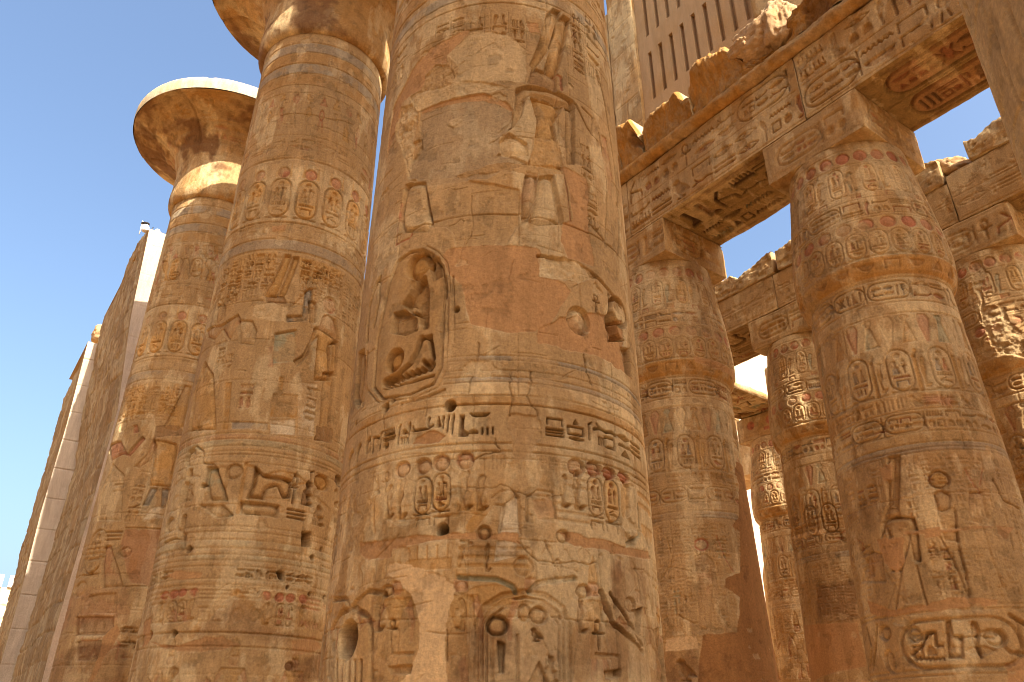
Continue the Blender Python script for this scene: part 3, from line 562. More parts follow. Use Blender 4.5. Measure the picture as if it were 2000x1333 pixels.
  ["line",[[0.679,5.294],[0.895,5.297],[0.853,4.734],[0.516,4.821],[0.679,5.294]],0.024,0.021,None],
  ["line",[[1.174,5.538],[1.257,5.19],[1.707,5.077]],0.035,0.045,None],
  ["line",[[0.728,4.732],[0.723,4.153],[0.764,3.755]],0.03,0.03,None],
  ["line",[[1.204,4.924],[1.127,4.329]],0.025,0.03,None],
  ["col",-1.212,-0.986,5.316,5.669,0.022,[None,"red","ochre"]],
  ["col",-0.954,-0.751,5.3,5.696,0.022,[None,"red","ochre"]],
  ["col",0.023,0.126,3.785,4.423,0.022,[None,"red","ochre"]],
  ["col",-0.317,-0.164,4.989,5.332,0.022,[None,"red","ochre"]],
  ["col",-0.159,-0.045,4.041,4.485,0.022,[None,"red","ochre"]],
  ["col",-1.352,-1.091,4.22,4.722,0.022,[None,"red","ochre"]],
  ["col",0.012,0.163,5.384,5.826,0.022,[None,"red","ochre"]],
  ["poly",[[-1.545,4.093],[-1.127,4.541],[-0.92,4.455],[-0.927,3.985]],0.02,0.6,"red",0.15],
  ["line",[[-1.545,4.093],[-1.127,4.541],[-0.92,4.455],[-0.927,3.985],[-1.545,4.093]],0.024,0.021,None],
  ["line",[[-1.501,4.85],[-1.286,4.709],[-1.363,4.591]],0.03,0.012,"red"],
  ["patch",[[-0.944,4.692],[-0.466,4.652],[-0.524,4.256],[-0.712,4.097],[-0.892,4.311]],"plaster",-0.01,0.025],
  ["patch",[[-0.141,4.743],[0.091,4.749],[0.065,4.599],[-0.168,4.576]],"plaster",-0.01,0.02],
  ["patch",[[0.944,4.745],[1.301,4.727],[1.078,4.525],[0.945,4.61]],"plaster",-0.01,0.02],
  ["patch",[[-0.445,4.748],[0.188,4.692],[0.899,4.743],[0.886,4.701],[0.176,4.639],[-0.458,4.689]],"plaster",-0.01,0.012],
  ["patch",[[-1.472,3.777],[-0.934,3.53],[-0.348,3.54],[-0.045,3.631],[0.633,3.561],[0.612,3.484],[-0.049,3.455],[-0.364,3.463],[-0.957,3.432],[-1.421,3.557]],"plaster",-0.01,0.025],
  ["patch",[[-0.628,5.886],[-0.404,5.973],[-0.448,5.655],[-0.603,5.668]],"plaster",-0.01,0.02],
  ["patch",[[0.495,2.65],[0.838,2.74],[0.821,2.331],[0.445,2.332]],"plaster",-0.01,0.03],
  ["stain",[[-0.882,4.844],[-0.444,4.756],[-0.331,4.911],[-0.521,4.99]],"dark",0.4],
  ["stain",[[-1.82,5.354],[-0.895,5.486],[-0.476,5.205],[-1.062,4.794]],"dark",0.35],
  ["stain",[[0.386,7.123],[0.872,7.085],[0.776,6.833],[0.322,6.845]],"rose",0.6],
  ["stain",[[-1.095,6.167],[0.982,6.167],[1.751,5.535],[0.661,5.075],[-0.915,5.398]],"dark",0.3],
  ["carth",-0.863,2.604,0.792,3.304,0.03,[None],None],
  ["ell",-0.637,3.114,0.114,0.122,0.08,0.75,"pale"],
  ["line",[[-0.734,2.818],[-0.55,2.938],[-0.444,3.12],[-0.326,3.13],[-0.352,2.923],[-0.283,2.918]],0.05,0.06,None],
  ["ell",0.449,2.997,0.145,0.132,0.08,0.75,"pale"],
  ["ell",-1.152,3.192,0.132,0.117,0.07,0.75,None],
  ["ell",-1.154,2.756,0.112,0.172,0.06,0.7,None],
  ["line",[[-1.662,3.336],[-1.593,2.996],[-1.834,2.691]],0.05,0.06,None],
  ["line",[[-1.304,3.333],[-1.457,2.983],[-1.688,2.68]],0.05,0.05,None],
  ["line",[[0.735,3.331],[0.943,3.183]],0.07,0.07,None],
  ["poly",[[-0.157,3.27],[-0.085,3.284],[-0.1,3.057],[0.031,3.049],[-0.035,2.719],[-0.238,2.729]],0.06,0.6,None,0.6],
  ["line",[[-0.157,3.27],[-0.085,3.284],[-0.1,3.057],[0.031,3.049],[-0.035,2.719],[-0.238,2.729],[-0.157,3.27]],0.024,0.031,None],
  ["sign","feather",0.116,2.713,0.278,3.257,0.06,None],
  ["line",[[-0.702,2.778],[-0.675,2.738],[-0.631,2.773],[-0.605,2.733],[-0.563,2.768],[-0.538,2.729],[-0.497,2.763],[-0.473,2.724],[-0.433,2.759],[-0.409,2.72],[-0.37,2.755],[-0.347,2.717],[-0.308,2.752],[-0.285,2.713]],0.03,0.05,None],
 ],
 'B': [
  ["patch",[[1.524,7.541],[1.385,7.191],[1.501,6.964],[1.262,6.126],[0.999,5.914],[1.218,5.824],[1.018,4.863],[0.623,4.701],[0.589,4.537],[0.921,4.339],[0.738,3.607],[0.026,3.552],[-0.163,2.638],[-0.163,1.7],[2.6,1.7],[2.6,7.641]],"plaster3",-0.008,0.03],
  ["ell",0.203,5.457,0.165,0.142,0.03,0.5,"red"],
  ["ell",0.203,5.457,0.121,0.102,0.0,0,"pale"],
  ["poly",[[0.013,5.198],[0.238,5.276],[0.414,5.136],[0.415,4.832],[0.006,4.865]],0.02,0.6,"dark",0.35],
  ["poly",[[0.03,4.837],[0.377,4.832],[0.186,3.641],[-0.039,3.646]],0.018,0.8,"rose",0.25],
  ["line",[[-0.568,5.706],[-0.437,5.119],[-0.773,4.766]],0.03,0.02,"yellow"],
  ["line",[[-0.38,5.453],[-0.534,5.017],[-0.074,4.869]],0.03,0.02,None],
  ["line",[[0.567,5.649],[0.728,5.091],[0.851,4.877]],0.025,0.015,"red"],
  ["line",[[-0.424,3.976],[-0.127,3.778],[-0.024,3.8]],0.04,0.04,None],
  ["col",-0.536,-0.331,4.031,4.564,0.02,[None,"green"]],
  ["col",-0.296,-0.139,4.017,4.387,0.02,[None,"green"]],
  ["col",0.503,0.776,5.141,5.654,0.02,[None,"green"]],
  ["patch",[[0.471,10.072],[0.611,10.082],[1.533,9.997],[2.013,10.101],[2.094,9.867],[0.96,9.846],[0.521,9.926]],"plaster",-0.01,0.02],
  ["stain",[[-0.765,3.325],[-0.124,3.293],[-0.096,2.579],[-0.825,2.6]],"dark",0.6],
  ["sign","bird",-0.572,2.658,-0.164,3.1,0.05,None],
  ["patch",[[-0.748,3.53],[-0.099,3.546],[-0.074,3.292],[-0.769,3.274]],"plaster2",-0.01,0.02],
 ],
 'E': [
  ["rough",[[-0.513,12.861],[-0.223,12.859],[-0.133,12.42],[-0.382,11.944],[-0.414,11.454],[0.01,11.276],[-0.003,10.852],[0.167,10.445],[0.074,9.832],[-0.41,10.062],[-0.497,10.524],[-0.549,11.179],[-0.423,11.646],[-0.58,12.17]],0.05,-0.04,"pale",0.12],
  ["rough",[[-0.886,13.589],[-0.327,13.437],[-0.404,12.942],[-0.771,12.729]],0.05,-0.03,"stone",0.3],
 ],
 'C': [
  ["stain",[[-0.96,5.417],[0.023,5.407],[-0.049,4.326],[-1.08,4.385]],"dark",0.55],
  ["patch",[[-1.956,4.459],[-0.049,4.326],[-0.035,3.261],[-2.186,2.911]],"plaster",-0.01,0.03],
  ["patch",[[-2.186,6.963],[-1.144,6.879],[-0.453,6.894],[-0.442,6.748],[-1.295,6.727]],"plaster2",-0.01,0.02],
  ["cart",-1.599,6.775,-1.213,7.66,0.04,[None],None],
  ["cart",-1.019,6.755,-0.637,7.613,0.04,[None],None],
  ["cart",-0.473,6.768,-0.057,7.576,0.05,[None],None],
 ],
 'R': [
  ["rough",[[-1.911,5.845],[-1.967,5.877],[-1.948,5.307],[-1.918,4.973],[-1.925,5.3],[-1.913,5.581]],0.03,-0.02,"stone",0.5],
  ["rough",[[-1.915,5.76],[-1.939,5.744],[-1.939,5.436],[-1.927,5.406],[-1.913,5.581]],0.05,-0.03,"dark",0.3],
  ["line",[[-2.3,4.2],[-2.28,6],[-2.32,9]],0.04,0.02,None],
  ["line",[[-2.15,4.2],[-2.13,6],[-2.17,9]],0.04,0.02,None],
  ["line",[[-2.0,4.2],[-1.98,6],[-2.02,9]],0.04,0.02,None],
  ["line",[[-1.8,4.2],[-1.78,6],[-1.82,9]],0.04,0.02,None],
  ["line",[[-1.55,4.2],[-1.53,6],[-1.57,9]],0.04,0.02,None],
  ["line",[[-1.3,4.2],[-1.28,6],[-1.32,9]],0.04,0.02,None],
 ],
 'cornice': [
  [[-17.5,0.9],[-16.4,1.2],[-15.6,0.8],[-15.2,1.3],[-12.79,1.265]],
  [[-12.77,1.265],[-12.46,1.325],[-12.02,1.345],[-11.9,0.785]],
  [[-11.8,0.885],[-11.44,0.985],[-10.99,1.045],[-10.64,1.085],[-10.26,1.105],[-10.23,0.745],[-9.95,0.655]],
  [[-9.93,0.895],[-9.68,1.215],[-9.62,1.325],[-9.39,1.315],[-9.01,1.325],[-8.66,1.325],[-8.52,1.235],[-8.39,0.985],[-8.22,0.605],[-7.98,0.365],[-7.63,0.155],[-7.32,0.1],[-7.14,0.1]],
  [[-7.0,0.1],[-6.87,0.355],[-6.78,0.645],[-6.58,0.775],[-6.38,0.855],[-6.02,0.985],[-5.45,1.065],[0.0,1.6],[6.0,1.6]],  # right end carried on unseen, to shade the bud column below
 ],
 'clere': {'gl': -12.86, 'gr': -8.42, 'slot0': -12.47, 'pitch': 0.476, 'sw': 0.165, 'pl': -14.12, 'z1': 27.5, 'tiers': [[19.99, 22.06], [22.82, 24.9]]},
 'boulders': [
  ["small lit stone lying on the broken cornice next to the peak",[-8.12,13.243,17.58],[0.75,0.6,0.62],11,0.55],
  ["large pale boulder wedged on the ledge under the window grille corner",[-7.67,13.543,17.5],[1.5,1.0,1.15],12,0.45],
  ["pale boulder with a dark gap above it, right of the large one on the ledge",[-7.1,13.543,17.63],[0.9,1.0,1.6],13,0.5],
 ],
 'pylon': {'xe2': -31.3, 'xw2': -41.04, 'cor2': [[0.0, 3.59], [4.59, 3.59], [8.84, 3.74], [12.83, 3.8], [16.84, 3.43], [21.07, 3.27]], 'top_n2': [[-41.05, 20.95], [-37.21, 20.95], [-36.31, 21.81], [-34.55, 21.73], [-34.38, 21.98], [-32.9, 21.66], [-31.3, 21.07]], 'top_e2': [[3.27, 21.07], [15.27, 21.07], [17.27, 20.3], [42.0, 20.3], [42.4, 28.5], [60, 30]], 'xe1': -41.7, 'xw1': -47.58, 'cor1': [[0.0, 3.07], [7.26, 3.07], [10.92, 2.97], [15.25, 3.01], [19.83, 2.92]], 'top_n1': [[-47.58, 18.63], [-42.9, 19.13], [-41.7, 19.83]], 'top_e1': [[2.92, 19.83], [12.92, 19.83]], 'rub': [-42.7, 3.57, 20.81]},
}

# ------------------------------------------------------------------ pigments and stone (albedo)
PAL = dict(
    stone=(0.395, 0.232, 0.106), pale=(0.55, 0.375, 0.205), ochre=(0.36, 0.185, 0.050), yellow=(0.43, 0.24, 0.075),
    red=(0.35, 0.125, 0.065), rose=(0.38, 0.155, 0.083), blue=(0.235, 0.20, 0.165), green=(0.27, 0.245, 0.16), white=(0.56, 0.42, 0.28),
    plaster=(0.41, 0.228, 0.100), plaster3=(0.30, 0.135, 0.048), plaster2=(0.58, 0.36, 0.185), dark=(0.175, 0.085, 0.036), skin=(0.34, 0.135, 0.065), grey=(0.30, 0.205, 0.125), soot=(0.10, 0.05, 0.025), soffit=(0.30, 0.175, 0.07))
PAL = {k: (v[0] * 1.03, v[1] * .98, v[2] * .88) if k in ('ochre', 'plaster', 'yellow', 'dark', 'red') else (v[0] * 1.03, v[1] * 1.08, v[2] * 1.0) for k, v in PAL.items()}


# ------------------------------------------------------------------ noise
def vnoise(h, w, cy, cx, rng):
    """smooth value noise with about cy x cx cells"""
    cy, cx = max(1, int(cy)), max(1, int(cx))
    g = rng.random((cy + 3, cx + 3)).astype(np.float32)
    y = np.linspace(0, cy, h, dtype=np.float32); x = np.linspace(0, cx, w, dtype=np.float32)
    iy = np.minimum(y.astype(int), cy - 1 + 1); ix = np.minimum(x.astype(int), cx)
    fy = y - iy; fx = x - ix
    fy = fy * fy * (3 - 2 * fy); fx = fx * fx * (3 - 2 * fx)
    a = g[iy][:, ix]; b = g[iy][:, ix + 1]; c = g[iy + 1][:, ix]; d = g[iy + 1][:, ix + 1]
    fx = fx[None, :]; fy = fy[:, None]
    return (a * (1 - fx) + b * fx) * (1 - fy) + (c * (1 - fx) + d * fx) * fy


def fbm(h, w, hm, wm, cell, octv, rng, stretch=1.0):
    """fractal noise 0..1; cell in metres of the biggest lump, stretch > 1 = taller lumps"""
    out = np.zeros((h, w), np.float32); amp = 1.0; tot = 0
    for _ in range(octv):
        out += amp * vnoise(h, w, hm / (cell * stretch), wm / cell, rng)
        tot += amp; amp *= 0.62; cell *= 0.5
    return out / tot


def blur(a, r):
    if r < 1: return a
    for ax in (0, 1):
        p = np.pad(a, [(r + 1, r) if k == ax else (0, 0) for k in (0, 1)], mode='edge')
        c = np.cumsum(p, axis=ax, dtype=np.float64)
        n = a.shape[ax]
        if ax == 0: a = ((c[2 * r + 1:2 * r + 1 + n] - c[:n]) / (2 * r + 1)).astype(np.float32)
        else: a = ((c[:, 2 * r + 1:2 * r + 1 + n] - c[:, :n]) / (2 * r + 1)).astype(np.float32)
    return a


# ------------------------------------------------------------------ hieroglyph signs in a unit box (x right, y up)
W = .075
def zig(x0, x1, y, n, a):
    return [(x0 + (x1 - x0) * i / (2 * n), y + (a if i % 2 else -a)) for i in range(2 * n + 1)]
SIGNS = {
    'reed': (.32, [('p', [(.35, 0), (.55, 0), (.6, .5), (.95, .8), (.75, 1), (.35, .85), (.15, .55)])]),
    'water': (1.3, [('s', zig(0, 1, .5, 6, .16), .13)]),
    'disk': (1., [('e', .5, .5, .42, .42)]),
    'mouth': (1.4, [('p', [(0, .5), (.25, .78), (.5, .86), (.75, .78), (1, .5), (.75, .22), (.5, .14), (.25, .22)])]),
    'bread': (1., [('p', [(.05, .1), (.95, .1), (.9, .5), (.7, .8), (.5, .88), (.3, .8), (.1, .5)])]),
    'basket': (1.6, [('p', [(0, .8), (1, .8), (.9, .4), (.68, .14), (.5, .1), (.32, .14), (.1, .4)])]),
    'bars': (1.2, [('s', [(0, .8), (1, .8)], .13), ('s', [(0, .5), (1, .5)], .13), ('s', [(0, .2), (1, .2)], .13)]),
    'two': (1.2, [('s', [(0, .72), (1, .72)], .2), ('s', [(0, .28), (1, .28)], .2)]),
    'strokes': (.9, [('s', [(.15, .1), (.15, .9)], .14), ('s', [(.5, .1), (.5, .9)], .14), ('s', [(.85, .1), (.85, .9)], .14)]),
    'owl': (.72, [('p', [(.1, 0), (.85, 0), (.85, .06), (.55, .1), (.62, .3), (.95, .02), (1, .1), (.8, .5), (.72, .75), (.7, .95), (.45, 1), (.2, .95), (.12, .7), (.2, .35), (.35, .12), (.1, .06)])]),
    'bird': (.95, [('p', [(.2, 0), (.7, 0), (.7, .06), (.5, .08), (.55, .25), (1, .2), (.8, .5), (.5, .75), (.42, .95), (.25, 1), (.0, .84), (.16, .78), (.1, .5), (.3, .25), (.38, .08), (.2, .06)])]),
    'viper': (1.5, [('s', [(0, .3), (.25, .5), (.5, .35), (.75, .5), (1, .35)], .15), ('s', [(.25, .5), (.12, .85)], .1)]),
    'snake': (1., [('s', [(0, .85), (.15, .95), (.25, .7), (.1, .35), (.3, .12), (.9, .1), (1, .3)], .15)]),
    'ankh': (.55, [('s', [(.5, 0), (.5, .55)], .14), ('s', [(.05, .55), (.95, .55)], .11), ('o', .5, .78, .24, .2, .1)]),
    'seated': (.62, [('p', [(.05, 0), (.95, 0), (.95, .12), (.75, .2), (.85, .45), (.62, .5), (.58, .66), (.7, .8), (.62, .98), (.35, 1), (.25, .8), (.35, .66), (.12, .55), (.1, .2)])]),
    'foot': (.6, [('p', [(.3, 1), (.62, 1), (.6, .3), (1, .14), (1, 0), (.2, 0)])]),
    'feather': (.34, [('p', [(.4, 0), (.6, 0), (.62, .45), (.95, .7), (.8, .95), (.5, 1), (.25, .85), (.2, .5)])]),
    'staff': (.3, [('s', [(.5, 0), (.5, .85)], .2), ('s', [(.5, .85), (.95, .98)], .2)]),
    'flail': (.4, [('s', [(.2, 0), (.2, 1)], .17), ('s', [(.2, 1), (.9, .9), (.8, .55)], .14)]),
    'stool': (.8, [('r', .08, .1, .92, .9, .14)]),
    'house': (1.2, [('s', [(.06, .1), (.06, .88), (.94, .88), (.94, .1)], .13)]),
    'eye': (1.5, [('s', [(0, .55), (.3, .8), (.7, .8), (1, .5), (.7, .3), (.3, .35), (0, .55)], .1), ('e', .5, .56, .13, .2)]),
    'arm': (1.5, [('s', [(0, .3), (.8, .3), (1, .55)], .16), ('s', [(.05, .3), (.05, .7)], .14)]),
    'scarab': (.85, [('e', .5, .42, .26, .36), ('e', .5, .86, .15, .12), ('s', [(.28, .6), (.05, .9)], .09), ('s', [(.72, .6), (.95, .9)], .09), ('s', [(.26, .3), (.02, .05)], .09), ('s', [(.74, .3), (.98, .05)], .09)]),
    'tri': (.8, [('p', [(.05, .05), (.95, .05), (.5, .95)])]),
    'djed': (.45, [('s', [(.5, 0), (.5, 1)], .22), ('s', [(.1, .95), (.9, .95)], .1), ('s', [(.1, .75), (.9, .75)], .1), ('s', [(.1, .55), (.9, .55)], .1)]),
    'men': (1.4, [('p', [(0, .1), (1, .1), (1, .5), (0, .5)])] + [('s', [(x, .5), (x, .92)], .07) for x in (.08, .25, .42, .59, .76, .93)]),
    'loop': (.5, [('o', .5, .72, .26, .2, .12), ('s', [(.4, .52), (.2, 0)], .12), ('s', [(.6, .52), (.8, 0)], .12)]),
    'man': (.55, [('p', [(.2, 0), (.4, 0), (.5, .35), (.6, 0), (.85, 0), (.72, .5), (.98, .62), (.92, .7), (.66, .68), (.62, .78), (.66, .95), (.5, 1), (.36, .95), (.38, .78), (.2, .7), (.3, .45)])]),
    'adze': (.8, [('s', [(.1, .05), (.1, .6), (.5, .95)], .13), ('s', [(.1, .55), (.9, .35), (.95, .1)], .13)]),
    'vase': (.5, [('p', [(.3, 0), (.7, 0), (.92, .4), (.8, .7), (.62, .8), (.75, 1), (.25, 1), (.38, .8), (.2, .7), (.08, .4)])]),
    'plow': (1.2, [('s', [(0, .2), (.5, .35), (1, .2)], .14), ('s', [(.5, .35), (.9, .85)], .13)]),
}
TALL = ['reed', 'owl', 'bird', 'ankh', 'seated', 'foot', 'feather', 'staff', 'flail', 'djed', 'loop', 'man', 'vase', 'strokes', 'scarab', 'adze', 'snake']
FLAT = ['water', 'mouth', 'basket', 'bars', 'two', 'viper', 'eye', 'arm', 'men', 'plow', 'house', 'water', 'mouth', 'basket']
SMALL = ['disk', 'bread', 'stool', 'tri', 'disk', 'bread']


class Canvas:
    """relief (metres, negative = cut) and colour over a flat or unrolled surface"""
    def __init__(s, u0, u1, z0, z1, res, seed=1, base='stone', mottle=.20, gain=1.7, warm=0.5):
        s.gain = gain
        s.u0, s.z0, s.res = u0, z0, res
        s.w = max(4, int(round((u1 - u0) / res)) + 1); s.h = max(4, int(round((z1 - z0) / res)) + 1)
        s.u1 = u0 + (s.w - 1) * res; s.z1 = z0 + (s.h - 1) * res
        s.rng = np.random.default_rng(seed); s.rnd = random.Random(seed)
        s.hgt = np.zeros((s.h, s.w), np.float32)
        s.col = np.empty((s.h, s.w, 3), np.float32); s.col[:] = PAL[base]
        hm, wm = s.h * res, s.w * res
        a = fbm(s.h, s.w, hm, wm, 1.3, 8, s.rng)
        b = fbm(s.h, s.w, hm, wm, .5, 7, s.rng, 2.2)
        t = np.clip((a - .52) * 9, 0, 1)[..., None] * warm
        s.col = s.col * (1 - t) + np.array(PAL['ochre'], np.float32) * t * 1.0
        t2 = np.clip((b - .515) * 14, 0, 1)[..., None] * .72
        s.col = s.col * (1 - t2) + np.array(PAL['pale'], np.float32) * t2
        c = fbm(s.h, s.w, hm, wm, .25, 6, s.rng)
        s.col *= (1 + mottle * 2.2 * (c - .5))[..., None]
        s.col *= (1 + (s.rng.random((s.h, s.w)) - .5) * .16)[..., None]
        s.wear = fbm(s.h, s.w, hm, wm, .5, 7, s.rng)
        s.wear2 = fbm(s.h, s.w, hm, wm, 1.5, 5, s.rng)

    # ---- coordinate boxes
    def box(s, u0, u1, z0, z1, pad=2):
        i0 = max(0, int((u0 - s.u0) / s.res) - pad); i1 = min(s.w, int((u1 - s.u0) / s.res) + pad + 2)
        j0 = max(0, int((z0 - s.z0) / s.res) - pad); j1 = min(s.h, int((z1 - s.z0) / s.res) + pad + 2)
        if i1 <= i0 or j1 <= j0: return None
        return (slice(j0, j1), slice(i0, i1)), (s.u0 + np.arange(i0, i1) * s.res)[None, :].astype(np.float32), (s.z0 + np.arange(j0, j1) * s.res)[:, None].astype(np.float32)

    def m_poly(s, pts):
        p = np.array(pts, np.float32)
        b = s.box(p[:, 0].min(), p[:, 0].max(), p[:, 1].min(), p[:, 1].max())
        if b is None: return None
        sl, U, Z = b
        acc = np.zeros((Z.shape[0], U.shape[1]), np.float32)
        q = np.roll(p, -1, 0)
        for du, dz in ((-.25, -.25), (.25, .25), (-.25, .25), (.25, -.25)):
            u = U + du * s.res; z = Z + dz * s.res
            ins = np.zeros(acc.shape, bool)
            for (x1, y1), (x2, y2) in zip(p, q):
                if y1 == y2: continue
                xx = x1 + (z - y1) * ((x2 - x1) / (y2 - y1))
                ins ^= ((y1 > z) != (y2 > z)) & (u < xx)
            acc += ins
        return sl, acc * .25

    def m_ell(s, cu, cz, ru, rz):
        b = s.box(cu - ru, cu + ru, cz - rz, cz + rz)
        if b is None: return None
        sl, U, Z = b
        d = (np.sqrt(((U - cu) / ru) ** 2 + ((Z - cz) / rz) ** 2) - 1) * min(ru, rz)
        return sl, np.clip(.5 - d / s.res, 0, 1)

    def m_ring(s, cu, cz, ru, rz, w):
        b = s.box(cu - ru - w, cu + ru + w, cz - rz - w, cz + rz + w)
        if b is None: return None
        sl, U, Z = b
        d = np.abs((np.sqrt(((U - cu) / ru) ** 2 + ((Z - cz) / rz) ** 2) - 1) * min(ru, rz)) - w / 2
        return sl, np.clip(.5 - d / s.res, 0, 1)

    def m_stroke(s, pts, w):
        p = np.array(pts, np.float32)
        b = s.box(p[:, 0].min() - w, p[:, 0].max() + w, p[:, 1].min() - w, p[:, 1].max() + w)
        if b is None: return None
        sl, U, Z = b
        d = np.full((Z.shape[0], U.shape[1]), 1e9, np.float32)
        for (x1, y1), (x2, y2) in zip(p[:-1], p[1:]):
            vx, vy = x2 - x1, y2 - y1; L = vx * vx + vy * vy + 1e-12
            t = np.clip(((U - x1) * vx + (Z - y1) * vy) / L, 0, 1)
            d = np.minimum(d, (U - x1 - t * vx) ** 2 + (Z - y1 - t * vy) ** 2)
        return sl, np.clip(.5 - (np.sqrt(d) - w / 2) / s.res, 0, 1)

    # ---- effects
    def cut(s, m, depth, conv=0.0, rad=.05, wear=.6):
        """sink a mask; conv > 0 lets the middle swell back up (sunk relief)"""
        if m is None: return
        sl, k = m
        h = k * depth * s.gain
        if conv > 0:
            bb = blur(k, max(1, int(rad / s.res)))
            h = h * (1 - conv * np.clip((bb - .5) * 2.2, 0, 1))
        if wear > 0:
            h = h * (1 - wear * np.clip((s.wear[sl] - .52) * 5, 0, 1))
        s.hgt[sl] = np.minimum(s.hgt[sl], 0) - h

    def paint(s, m, c, a=.8, wear=.8):
        if m is None: return
        sl, k = m
        c = np.array(PAL[c] if isinstance(c, str) else c, np.float32)
        k = k * a * (1 - wear * np.clip((s.wear[sl] - .47) * 10, 0, 1))
        k = k[..., None]
        lum = s.col[sl].mean(-1, keepdims=True) / .235
        s.col[sl] = s.col[sl] * (1 - k) + c * (0.55 + .45 * lum) * k

    def patch(s, pts, c='plaster', lift=-.012, rag=.03, rough=.002, seed=3, ragn=3):
        """plaster or loss: flatten the relief inside a ragged outline"""
        pts = ragged(pts, rag, s.rnd, ragn)
        m = s.m_poly(pts)
        if m is None: return
        sl, k = m
        sh = k.shape
        n = fbm(sh[0], sh[1], sh[0] * s.res, sh[1] * s.res, .5, 5, s.rng)
        flat = lift + (n - .5) * rough * 6
        s.hgt[sl] = s.hgt[sl] * (1 - k) + flat * k
        cc = np.array(PAL[c] if isinstance(c, str) else c, np.float32) * (1 + .28 * (n - .5))[..., None]
        s.col[sl] = s.col[sl] * (1 - k[..., None]) + cc * k[..., None]

    def rough(s, pts, amp=.03, lift=-.02, rag=.03, c=None, cell=.12, tint=.5):
        """hacked or spalled area"""
        pts = ragged(pts, rag, s.rnd, 3)
        m = s.m_poly(pts)
        if m is None: return
        sl, k = m
        sh = k.shape
        n = fbm(sh[0], sh[1], sh[0] * s.res, sh[1] * s.res, cell, 4, s.rng)
        h = lift + (n - .5) * amp * 2
        s.hgt[sl] = s.hgt[sl] * (1 - k) + (h + s.hgt[sl] * .15) * k
        if c:
            cc = np.array(PAL[c], np.float32) * (.8 + .4 * n)[..., None]; kk = (k * tint)[..., None]
            s.col[sl] = s.col[sl] * (1 - kk) + cc * kk

    def sign(s, name, u0, z0, w, h, depth, c=None, mirror=False, conv=.45, a=.6, wear=.6):
        sw = max(.02, W * 0 + .0)
        for op in SIGNS[name][1]:
            X = lambda x: u0 + w * (1 - x if mirror else x)
            Y = lambda y: z0 + h * y
            k = min(w, h)
            if op[0] == 'p': m = s.m_poly([(X(x), Y(y)) for x, y in op[1]])
            elif op[0] == 's': m = s.m_stroke([(X(x), Y(y)) for x, y in op[1]], max(op[2] * (k if k > .4 * max(w, h) else max(w, h) * .45), s.res * 1.6))
            elif op[0] == 'e': m = s.m_ell(X(op[1]), Y(op[2]), op[3] * w, op[4] * h)
            elif op[0] == 'o': m = s.m_ring(X(op[1]), Y(op[2]), op[3] * w, op[4] * h, max(op[5] * w, s.res * 1.6))
            elif op[0] == 'r':
                a_, b_, c_, d_, ww = op[1:]
                m = s.m_stroke([(X(a_), Y(b_)), (X(c_), Y(b_)), (X(c_), Y(d_)), (X(a_), Y(d_)), (X(a_), Y(b_))], max(ww * k, s.res * 1.6))
            s.cut(m, depth, conv if op[0] in 'pe' else 0, .28 * k, wear)
            if c: s.paint(m, c, a)

    def text_row(s, u0, u1, z0, z1, depth=.02, cols=(None,), gap=.12, conv=.3, a=.55, cart=0.0, wear=.45):
        """a horizontal line of writing"""
        H = z1 - z0; u = u0; r = s.rnd
        while u < u1 - .2 * H:
            k = r.random(); c = r.choice(cols)
            if cart and k < cart and u + 2.1 * H < u1:
                L = r.uniform(1.7, 2.2) * H
                s.cartouche(u, z0 + .02 * H, u + L, z1 - .02 * H, depth, horiz=True, cols=cols)
                u += L + gap * H; continue
            if k < .42:
                n = r.choice(TALL); w = min(.95, SIGNS[n][0]) * H * r.uniform(.85, 1)
                s.sign(n, u, z0, w, H * r.uniform(.88, 1), depth, c, r.random() < .3, conv, a, wear)
            elif k < .78:
                w = H * r.uniform(.75, 1.05)
                for q in (0, 1):
                    n = r.choice(FLAT); s.sign(n, u, z0 + H * (.54 * q), w, H * .42, depth, r.choice(cols), False, conv, a, wear)
            else:
                w = H * .8; n = r.choice(FLAT)
                s.sign(n, u, z0 + H * .62, w, H * .34, depth, c, False, conv, a, wear)
                s.sign(r.choice(SMALL), u, z0 + H * .08, w * .45, H * .42, depth, c, False, conv, a, wear)
                s.sign(r.choice(SMALL), u + w * .55, z0 + H * .08, w * .45, H * .42, depth, c, False, conv, a, wear)
            u += w + gap * H

    def text_col(s, u0, u1, z0, z1, depth=.015, cols=(None,), lines=True, conv=.4, a=.5, wear=.6):
        """a vertical line of writing between two rules"""
        w = u1 - u0; z = z1 - .04; r = s.rnd
        while z > z0 + .25 * w:
            k = r.random(); c = r.choice(cols)
            if k < .5:
                h = w * r.uniform(.28, .42); s.sign(r.choice(FLAT), u0 + .1 * w, z - h, .8 * w, h, depth, c, False, conv, a, wear)
            elif k < .75:
                h = w * .75; n1 = r.choice(TALL); n2 = r.choice(TALL)
                s.sign(n1, u0 + .08 * w, z - h, .38 * w, h, depth, c, False, conv, a, wear); s.sign(n2, u0 + .54 * w, z - h, .38 * w, h, depth, c, False, conv, a, wear)
            else:
                h = w * .38
                s.sign(r.choice(SMALL), u0 + .1 * w, z - h, .34 * w, h, depth, c, False, conv, a, wear); s.sign(r.choice(SMALL), u0 + .55 * w, z - h, .34 * w, h, depth, c, False, conv, a, wear)
            z -= h + .1 * w
        if lines:
            for uu in (u0, u1): s.cut(s.m_stroke([(uu, z0), (uu, z1)], max(.012, s.res * 1.3)), .008)

